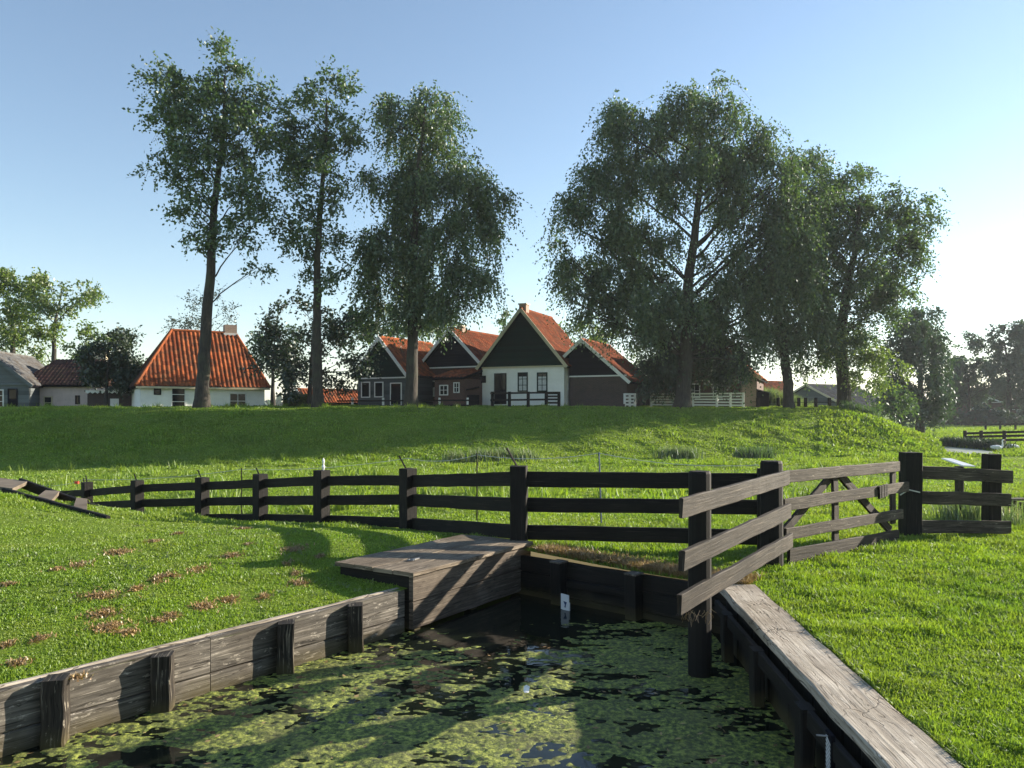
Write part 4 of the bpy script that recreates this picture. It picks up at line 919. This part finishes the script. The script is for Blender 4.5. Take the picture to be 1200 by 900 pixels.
# ------------------------------------------------------------------ trees
def leaves_mesh(name, pos, dirv, size, m, parent, aspect=1.7):
    n = len(pos); r = rng.normal(size=(n, 3)); a = dirv + .9 * r; a /= np.linalg.norm(a, axis=1)[:, None]
    b = np.cross(a, rng.normal(size=(n, 3))); b /= np.linalg.norm(b, axis=1)[:, None] + 1e-9
    s = (size * rng.uniform(.6, 1.35, n))[:, None]; L = a * s * aspect / 2; Wd = b * s / 2
    V = np.stack([pos - L, pos + Wd - L * .1, pos + L, pos - Wd - L * .1], 1).reshape(-1, 3)
    return npmesh(name, V, quads=np.arange(n * 4).reshape(-1, 4), mat=m, parent=parent)
SZ = .68
def tree(name, label, cat, Y, trunk, clusters, leafm='leaf', tr=.32, size=.15, droop=.3, dens=1., twig=.9, group=None, kd=.7, base=None, clump=1., barkm='bark', sub=None, limb=.11, thin=1.0, seed=1):
    """trunk: photo pixels base..top; clusters: (px, py, rx, ry[, depth]) foliage masses around it"""
    rg = np.random.default_rng(seed); rd = random.Random(seed)
    size *= SZ; dens *= 1.05; bx = PX(trunk[0][0], Y); zb = hz(bx, Y) if base is None else base
    t = thing(name, label, cat, (bx, Y, zb), 0, group); O = np.array([bx, Y, zb])
    T = [Vector((PX(a, Y), Y + rd.uniform(-.15, .15) * i, PZ(b, Y))) - Vector(O) for i, (a, b) in enumerate(trunk)]
    T[0].z = -.25; T[0].y = 0
    # smooth trunk
    pts, rs = [], []; Ltot = sum((T[i + 1] - T[i]).length for i in range(len(T) - 1)); acc = 0
    for i in range(len(T) - 1):
        sl_ = (T[i + 1] - T[i]).length
        for k in range(5):
            u = k / 5; f_ = (acc + sl_ * u) / Ltot; pts.append(T[i].lerp(T[i + 1], u) + Vector((rd.uniform(-.03, .03), rd.uniform(-.03, .03), 0)) * (1 if i + k else 0)); rs.append(tr * (1 - f_ * .82) * (1.5 if i + k == 0 else 1.18 if i == 0 and k == 1 else 1))
        acc += sl_
    pts.append(T[-1]); rs.append(tr * .15)
    mb = MB(); mb.tube(pts, rs, 12); mb.build('trunk', M[barkm], t, smooth=True)
    br = MB(); tp, td = [], []; m2p = Y / F; allp = []
    for c in clusters:
        cx, cy, rx, ry = c[:4]; wx_, wz_ = max(rx * m2p * .55, rx * m2p - .22 * twig), max(ry * m2p * .55, ry * m2p - .22 * twig); dep = c[4] if len(c) > 4 else rg.uniform(-kd, kd) * min(wx_, 3.) * 1.3
        cc = np.array([PX(cx, Y), Y + dep, PZ(cy, Y)]) - O; wy_ = max(wx_, 1.2) * .8 if wx_ < 2 else wx_ * .75
        # limb from the trunk
        cv = Vector(cc); cand = [p for p in pts if p.z < cv.z - .75 * (cv - p).xy.length and p.z > min(2.6, T[-1].z * .3)] or [p for p in pts if p.z > min(2.6, T[-1].z * .3)][:1]
        st = min(cand, key=lambda p: (p - cv).length + (2 if p.z < 1.5 else 0)); i0 = pts.index(st); dist = (cv - st).length
        r0 = min(rs[i0] * .5, limb * (.25 + dist / 18)); mid = st.lerp(cv, .5) + Vector((0, 0, .06 * dist)) + Vector((rd.uniform(-.2, .2), rd.uniform(-.2, .2), 0)) * dist * .15
        path = [st.lerp(mid, u).lerp(mid.lerp(cv, u), u) + Vector((rd.uniform(-1, 1), rd.uniform(-1, 1), rd.uniform(-1, 1))) * .02 * dist * (0 < u < 1) for u in [k / 7 for k in range(8)]]
        br.tube(path, [r0 * (1 - .7 * k / 7) for k in range(8)], 6)
        vol = wx_ * wz_
        K = max(3, int(5.5 * vol ** .62 * clump)); cen = []
        for _ in range(K):
            v = rg.normal(size=3); v /= np.linalg.norm(v); v *= rg.uniform(.25, 1) ** .5; g = cc + v * np.array([wx_, wy_, wz_]) + np.array([0, 0, droop * twig * .5]); cen.append(g)
            gv = Vector(g); s0 = path[rd.randint(3, 7)]; md = s0.lerp(gv, .5) + Vector((rd.uniform(-.1, .1),) * 3) * (gv - s0).length
            br.tube([s0, s0.lerp(md, .6), md.lerp(gv, .4), gv], [r0 * .28, r0 * .2, r0 * .14, .012], 4, False)
        sg = .36 * (vol ** .5) / (K ** .42) + .10
        nt_ = int(dens * 85 * vol / K * (.15 / size) ** 1.75) + 5
        for g in cen:
            out = g - cc; out = out / (np.linalg.norm(out) + 1e-6)
            k_ = int(nt_ * rg.uniform(.45, 1.5)); s_ = rg.normal(size=(k_, 3)) * sg * np.array([1, 1, .8])
            d_ = rg.normal(size=(k_, 3)) * .55 + out * .7 + np.array([0, 0, -droop * 1.6]); d_ /= np.linalg.norm(d_, axis=1)[:, None]
            Lt = twig * rg.uniform(.5, 1.3, k_); nl = max(5, int(9 * twig)); u = np.linspace(.1, 1, nl)[None, :, None]
            p = (g + s_)[:, None, :] + d_[:, None, :] * Lt[:, None, None] * u + np.array([0, 0, -1.]) * (droop * Lt[:, None, None] * u ** 2 * .8)
            p = p + rg.normal(size=p.shape) * size * .45
            tp.append(p.reshape(-1, 3)); dv = np.repeat((d_ + np.array([0, 0, -droop]))[:, None, :], nl, 1).reshape(-1, 3); td.append(dv)
            for j in range(0, k_, 9):
                e0 = Vector((g + s_)[j]); e1 = Vector(p[j, -1]); br.tube([Vector(g), e0.lerp(e1, .3), e1], [.012, .008, .004], 3, False)
    pos = np.concatenate(tp); dv = np.concatenate(td)
    k = pos[:, 2] > .25; pos, dv = pos[k], dv[k]
    global rng; sv = rng; rng = rg
    leaves_mesh('crown', pos, dv, size, M[leafm], t); rng = sv
    br.build('branches', M[barkm], t)
    return len(pos)
G1 = 'tall trees along the dike crest'
n = 0
n += tree('poplar_tree', 'tallest leaning tree with a bare lower trunk in front of the orange hipped roof', 'tree', 40.5, [(236, 480), (240, 400), (244, 330), (249, 270), (254, 215), (262, 145), (268, 95)],
 [(276,84,30,20),(262,104,32,26),(213,98,28,20),(188,124,24,20),(222,120,42,34),(262,140,40,38),(195,160,30,34),(235,175,42,40),(292,110,28,36),(296,165,34,38),(208,205,26,26),(188,205,20,18),(265,215,38,34),(300,225,34,38),(228,245,20,24),(300,278,30,26),(262,272,24,18),(216,268,14,20),(318,120,20,26),(232,292,16,14),(300,312,14,10)], size=.17, droop=.15, twig=.75, group=G1, seed=11, tr=.36, dens=.8)
n += tree('poplar_tree', 'slender tall tree second from left, its trunk rising from the bushy maple', 'tree', 42, [(373, 482), (371, 420), (371, 360), (374, 300), (379, 240), (383, 170), (385, 120)],
 [(385,112,34,22),(352,130,26,30),(395,145,32,28),(360,170,38,34),(402,185,26,30),(335,190,26,34),(372,215,34,30),(345,235,36,34),(392,235,18,26),(350,275,32,30),(385,285,18,30),(330,265,20,24),(362,312,24,20),(388,322,16,20),(418,160,12,18),(325,150,18,22),(404,318,14,8)], size=.17, droop=.15, twig=.75, group=G1, seed=12, tr=.30, dens=.75)
n += tree('willow_tree', 'broad drooping tree with dense dark lower crown between the green gable and the sky gap', 'tree', 44, [(482, 478), (483, 420), (483, 350), (484, 290), (488, 230), (495, 170), (500, 130)],
 [(470,118,36,18),(512,128,32,20),(455,140,18,22),(490,155,46,26),(528,165,28,24),(505,190,48,26),(475,210,32,28),(540,205,26,26),(430,222,18,22),(455,245,28,26),(500,235,40,28),(565,222,32,20),(585,235,16,26),(555,255,36,28),(435,275,22,28),(475,285,42,34),(530,290,42,32),(575,285,18,34),(440,320,26,36),(480,335,46,36),(530,340,44,36),(570,325,18,26),(450,360,26,26),(505,372,34,24),(425,300,12,20)], 'leafw', size=.15, droop=.75, twig=1.25, group=G1, seed=13, tr=.38, dens=1.05)
n += tree('willow_tree', 'huge round-topped willow in the centre right, widest crown of all', 'tree', 45.8, [(799, 480), (803, 430), (806, 380), (808, 330), (814, 270), (820, 210), (822, 160)],
 [(795,118,42,20),(755,135,40,26),(840,125,34,20),(820,150,50,28),(735,165,34,30),(780,180,48,32),(865,150,32,24),(850,185,42,30),(900,170,26,22),(885,195,36,26),(720,210,36,32),(765,225,44,30),(815,205,40,24),(690,235,30,30),(665,260,24,32),(700,275,36,34),(750,275,38,34),(657,300,18,26),(680,320,32,28),(730,325,38,32),(778,300,24,28),(870,235,34,26),(905,225,30,34),(925,205,20,26),(930,250,24,36),(895,275,30,26),(860,290,18,28),(920,300,26,40),(885,325,30,28),(700,350,30,20),(755,365,40,28),(795,350,26,24),(845,345,34,28),(905,345,22,30),(825,310,14,16),(690,372,22,14),(722,385,26,18),(768,395,26,22),(862,385,30,24),(885,400,20,20),(830,372,26,22),(665,352,18,16),(935,280,18,30),(942,330,14,30),(870,340,30,26),(895,300,26,26),(730,350,30,24),(790,375,40,20),(875,425,18,16),(760,330,30,22),(855,255,26,22),(845,215,30,22),(912,260,24,30)], 'leafw', size=.15, droop=.75, twig=1.3, group=G1, seed=14, tr=.48, dens=1.0, limb=.15)
n += tree('willow_tree', 'forked-trunk tree between the big willow and the right end of the dike', 'tree', 47.5, [(924, 478), (923, 450), (921, 425), (916, 400), (912, 360), (925, 300), (935, 230)],
 [(905,395,24,22),(935,385,26,26),(890,375,22,26),(920,350,30,30),(950,340,22,36),(945,290,24,36),(948,235,20,34),(955,185,16,22),(880,350,20,20),(955,380,18,24),(925,405,28,18),(900,320,26,26),(930,270,26,26),(960,260,18,24),(935,215,22,22)], 'leafw', size=.15, droop=.8, twig=1.3, group=G1, seed=15, tr=.33, dens=1.1)
n += tree('elm_tree', 'tall spreading tree at the right end of the dike, trunk ringed with pale shoots', 'tree', 49, [(990, 482), (988, 440), (984, 400), (990, 350), (1002, 290), (1010, 230)],
 [(1000,208,28,16),(985,228,26,24),(1025,228,30,22),(1055,238,26,20),(1078,245,16,18),(980,262,28,26),(1015,262,34,24),(1055,270,32,26),(1080,280,12,16),(975,300,28,28),(1010,300,34,26),(1045,310,32,24),(970,340,28,28),(1005,340,32,28),(1040,345,26,20),(1072,325,18,10),(975,380,30,28),(1005,378,28,24),(955,405,22,22),(1030,372,20,16),(965,425,16,14),(1080,262,16,22),(1062,295,24,20),(1030,330,24,20),(995,395,26,22),(940,430,12,12),(962,240,20,22),(960,275,24,26),(962,315,24,26),(958,355,22,24),(965,215,16,14),(1000,240,30,22)], 'leafw', size=.16, droop=.35, twig=.95, group=G1, seed=16, tr=.46, dens=1.0)
n += tree('pale_shoots', 'yellow-green leafy shoots growing round the trunk at the right dike end', 'shrub', 47.8, [(992, 482), (993, 450), (995, 420)],
 [(985,402,18,20),(1010,415,24,20),(1035,420,22,18),(1000,440,22,14),(1030,445,22,12),(970,420,14,14),(1048,432,14,10)], 'leafl', size=.15, droop=.5, twig=.8, seed=17, tr=.1, dens=.75, limb=.05)
n += tree('conical_tree', 'dense dark low tree hiding the brick house beside the big willow trunk', 'tree', 47.4, [(806, 480), (808, 440), (812, 400)],
 [(808,378,22,20),(785,400,28,22),(835,398,28,22),(770,425,26,18),(812,425,34,20),(850,420,24,18),(762,445,16,12),(795,448,26,12),(838,440,24,12),(858,436,14,10)], 'leafd', size=.17, droop=.55, twig=.9, seed=18, tr=.2, dens=2.2, limb=.08)
n += tree('maple_tree', 'bushy dark maple behind the second trunk beside the green gabled house', 'tree', 45.5, [(362, 482), (364, 440), (366, 400), (370, 365)],
 [(345,355,24,14),(330,380,24,18),(368,375,26,22),(398,370,22,18),(415,392,22,20),(345,408,32,22),(385,405,30,22),(420,418,20,16),(325,430,20,20),(360,438,30,18),(400,440,30,16),(335,458,18,10),(385,455,22,10),(315,400,12,16),(430,435,12,10)], 'leafd', size=.18, droop=.15, twig=.7, seed=19, tr=.16, dens=1.0, limb=.07)
n += tree('bare_tree', 'thin half-bare small tree above the orange hipped roof', 'tree', 52.5, [(236, 480), (234, 430), (236, 385), (238, 350)],
 [(215,378,16,10),(238,365,16,14),(262,360,18,10),(275,370,14,6),(225,350,8,12),(256,342,12,8),(205,375,10,6),(250,380,18,8),(222,388,18,8)], 'leafd', size=.12, droop=.0, twig=.7, seed=20, tr=.12, dens=.30, limb=.06)
n += tree('round_shrub', 'dark round evergreen bush between the pinkish house and the orange hipped roof', 'shrub', 47.5, [(124, 482), (125, 450), (126, 420)],
 [(128,400,18,14),(112,415,20,16),(142,412,18,18),(128,430,26,18),(105,440,18,14),(148,438,16,16),(125,450,28,12)], 'leafd', size=.16, droop=.1, twig=.5, seed=21, tr=.15, dens=3.2)
n += tree('lime_tree', 'sunlit green tree with layered crown at the far left', 'tree', 62, [(62, 480), (64, 430), (66, 380), (68, 345)],
 [(60,335,24,14),(88,340,22,14),(100,352,14,10),(72,360,26,12),(45,355,20,16),(60,385,22,14),(40,400,18,14)], 'leafm', size=.22, droop=.15, twig=.9, seed=22, tr=.3, dens=.8)
n += tree('lime_tree', 'large leafy tree cut by the left picture edge', 'tree', 64, [(14, 480), (14, 420), (12, 360)],
 [(20,325,24,14),(-5,335,28,20),(28,350,22,18),(5,370,28,22),(30,385,20,20),(8,410,28,20),(38,418,18,18),(-30,370,30,34),(15,435,24,12)], 'leafm', size=.22, droop=.15, twig=.9, seed=23, tr=.4, dens=1.0)
n += tree('small_tree', 'small light green tree between the far left trees and the dark bush', 'tree', 70, [(106, 480), (106, 430), (108, 400)],
 [(108,384,12,10),(100,400,14,12),(118,402,12,12),(92,415,14,12),(108,418,18,12)], 'leafm', size=.24, twig=.7, seed=24, tr=.15, dens=.9)
n += tree('leafy_tree', 'mid green tree filling the gap left of the dark round bush', 'tree', 58, [(150, 480), (150, 440), (151, 410)], [(150,428,10,10),(158,444,9,10),(146,452,10,12)], 'leafd', size=.2, twig=.6, seed=41, tr=.12, dens=1.6, limb=.05)
n += tree('poplar_sapling', 'narrow dark poplar peeping left of the white house gable', 'tree', 62, [(590, 470), (590, 420), (591, 375)],
 [(591,366,4,7),(589,378,6,8),(590,392,7,9),(588,405,8,8)], 'leaf', size=.2, twig=.5, seed=25, tr=.12, dens=1.4)
n += tree('leafy_tree', 'pale green tree top behind the low barn roof', 'tree', 66, [(690, 470), (688, 430), (686, 395)],
 [(670,388,14,9),(690,384,16,9),(708,392,12,9),(682,400,18,10),(700,405,16,10)], 'leafl', size=.2, droop=.4, twig=.9, seed=26, tr=.2, dens=1.0)
n += tree('leafy_tree', 'sunlit tree seen between the two trunks behind the green gabled house', 'tree', 68, [(512, 480), (512, 420), (512, 380)],
 [(495,365,18,16),(515,360,16,16),(500,388,20,14),(470,380,18,16),(440,375,22,18),(420,390,20,18),(525,380,14,14)], 'leafm', size=.22, droop=.3, twig=.9, seed=27, tr=.25, dens=.9)
n += tree('leafy_tree', 'green tree behind the chimney of the hipped house', 'tree', 64, [(320, 480), (320, 420), (322, 390)],
 [(300,392,12,14),(315,400,18,16),(335,395,18,16),(310,425,18,14),(330,430,18,14)], 'leaf', size=.22, droop=.2, twig=.8, seed=28, tr=.2, dens=.9)
n += tree('leafy_tree', 'green tree behind the gap between the low barn and the conical tree', 'tree', 70, [(752, 470), (752, 430), (752, 412)], [(752,415,10,10),(745,430,10,10),(762,428,10,12),(752,445,14,10)], 'leafl', size=.22, twig=.7, seed=40, tr=.15, dens=.9)
GF = 'hazy trees at the far right'
n += tree('ash_tree', 'leaning grey-green tree right of the dike end', 'tree', 72, [(1078, 494), (1078, 455), (1080, 420), (1082, 380)],
 [(1078,368,24,10),(1060,385,24,16),(1095,388,20,16),(1078,405,30,16),(1050,412,18,16),(1105,415,14,16),(1070,430,28,16),(1098,440,18,14),(1045,440,18,14),(1070,455,28,14),(1098,462,16,12),(1060,475,24,10),(1085,478,22,12),(1040,470,22,16),(1062,462,24,16),(1100,475,16,14),(1075,486,30,8)], 'leaffar', size=.24, droop=.5, twig=1.3, seed=29, tr=.36, group=GF, dens=1.2)
n += tree('ash_tree', 'tall hazy tree with open crown at the right edge of the far row', 'tree', 112, [(1182, 498), (1182, 460), (1180, 430), (1178, 400)],
 [(1175,386,20,8),(1158,398,16,10),(1192,396,18,12),(1210,400,18,14),(1175,412,22,10),(1195,425,20,12),(1165,432,14,10),(1215,430,20,14),(1185,448,22,12),(1205,462,24,14)], 'leaffar', size=.34, droop=.3, twig=1.6, seed=30, tr=.5, group=GF, dens=1.3)
n += tree('ash_tree', 'low hazy tree left of the tall one in the far row', 'tree', 116, [(1135, 498), (1135, 460), (1134, 440)],
 [(1130,425,16,10),(1148,430,14,10),(1115,435,14,12),(1135,448,22,12),(1158,450,16,12),(1118,460,16,12),(1145,468,20,10)], 'leaffar', size=.34, droop=.3, twig=1.6, seed=31, tr=.4, group=GF, dens=1.5)
n += tree('hawthorn_bush', 'loose hedge bush at the foot of the right dike end', 'shrub', 58, [(1045, 490), (1046, 475), (1048, 462)],
 [(1030,462,14,12),(1048,468,16,12),(1062,478,14,9),(1040,482,16,6),(1022,476,10,8)], 'leaf', size=.2, droop=.4, twig=.7, seed=32, tr=.1, dens=.8, limb=.05)
n += tree('hawthorn_bush', 'wide low dark bush under the far brick houses', 'shrub', 108, [(1100, 500), (1100, 488)], [(1085,486,18,9),(1105,488,18,8),(1150,486,18,9),(1175,488,16,8),(1128,492,22,5),(1200,490,14,7)], 'leafd', size=.34, twig=.9, seed=33, tr=.1, dens=1.3, limb=.05)
print('leaves', n)
# reeds behind the picket fence, hedge, tufts on the dike
def tuft_obj(name, label, cat, spots, hmin, hmax, w, m, nper, kind=None, group=None):
    xs, ys = [], []
    for (px, Y, r) in spots:
        q = rng.normal(size=(nper, 2)) * r * .5; xs.append(PX(px, Y) + q[:, 0]); ys.append(Y + q[:, 1])
    o = blades(name, np.concatenate(xs), np.concatenate(ys), hmin, hmax, w, m, .6)
    if kind is None:
        del o['kind']; tag(o, label, cat, group)
    return o
tuft_obj('reeds', None, None, [(a, 56 + (a % 7), 1.2) for a in range(880, 1010, 7)], 1.2, 1.9, .08, M['reed'], 420, kind='stuff')
for (px, py, Y, lab) in ((590, 0, 32.5, 'dry pale weed tuft at the foot of the dike left of centre'), (796, 0, 34.2, 'bushy weed clump at the lit dike foot below the willow trunk'), (885, 0, 35, 'dark weed clump at the dike foot near the corner post'), (1010, 0, 46.5, 'small bush on the right shoulder of the dike')):
    sp = [(px + d, Y + random.uniform(-.3, .3), .5) for d in ((-55, -30, -10, 10, 30) if px == 590 else (-14, 0, 12))]
    tuft_obj('weed_tuft', lab, 'plant', sp, .3, .75, .03, M['reed'] if px in (590, 796) else M['leaf'], 260)
tuft_obj('weed_tuft', 'tall weeds hanging over the ditch behind the right fence', 'plant', [(1120, 12.0, .4), (1135, 12.2, .5), (1150, 12.0, .4), (1180, 11.2, .3)], .15, .55, .012, M['reed'], 220)
tuft_obj('pond_reeds', None, None, [(a, 42 + (a - 1096) * -.02 + 4.5 - max(0, a - 1118) * .06, .5) for a in range(1098, 1172, 4)], .3, .8, .06, M['leafd'], 160, kind='stuff')
# clipped garden hedge
x0, x1, Yh = PX(333, 52), PX(366, 52), 52
k = 5000; pos = np.c_[rng.uniform(x0, x1, k), rng.uniform(Yh - .3, Yh + .3, k), rng.uniform(.0, .9, k) + hz(x0, Yh)]
o = leaves_mesh('garden_hedge', pos, rng.normal(size=(k, 3)), .12, M['leafl'], None); tag(o, 'low bright green clipped hedge before the orange outbuilding', 'hedge')
# far belt of woods
xs = rng.uniform(-900, 1100, 26000); ys = 420 + rng.uniform(0, 60, 26000); top = 7 + 5 * np.abs(vnoise(xs, ys * 0, 40, 3)) * 2 + 2 * vnoise(xs, ys * 0, 9, 4)
o = leaves_mesh('distant_woods', np.c_[xs, ys, -.5 + top * rng.random(26000) ** .8], rng.normal(size=(26000, 3)), 3.2, M['leaffar'], None, 1.2); o['kind'] = 'stuff'

# ------------------------------------------------------------------ haze
def haze():
    x0, x1, y0, y1, z0, z1 = -1600, 1600, -700, 2500, -3, 60
    mb = MB(); V = [(x, y, z) for z in (z0, z1) for y in (y0, y1) for x in (x0, x1)]
    me = bpy.data.meshes.new('haze'); me.from_pydata(V, [], [(0, 2, 3, 1), (4, 5, 7, 6), (0, 1, 5, 4), (2, 6, 7, 3), (0, 4, 6, 2), (1, 3, 7, 5)])
    m = bpy.data.materials.new('haze'); m.use_nodes = True; nt = m.node_tree; nt.nodes.remove(nt.nodes['Principled BSDF'])
    pv = nt.nodes.new('ShaderNodeVolumePrincipled'); pv.inputs['Color'].default_value = (.86, .91, 1, 1); pv.inputs['Density'].default_value = HAZE; pv.inputs['Anisotropy'].default_value = .3
    nt.links.new(pv.outputs[0], nt.nodes['Material Output'].inputs['Volume']); me.materials.append(m)
    o = link(bpy.data.objects.new('haze', me)); o['kind'] = 'stuff'
HAZE = .0003
haze()
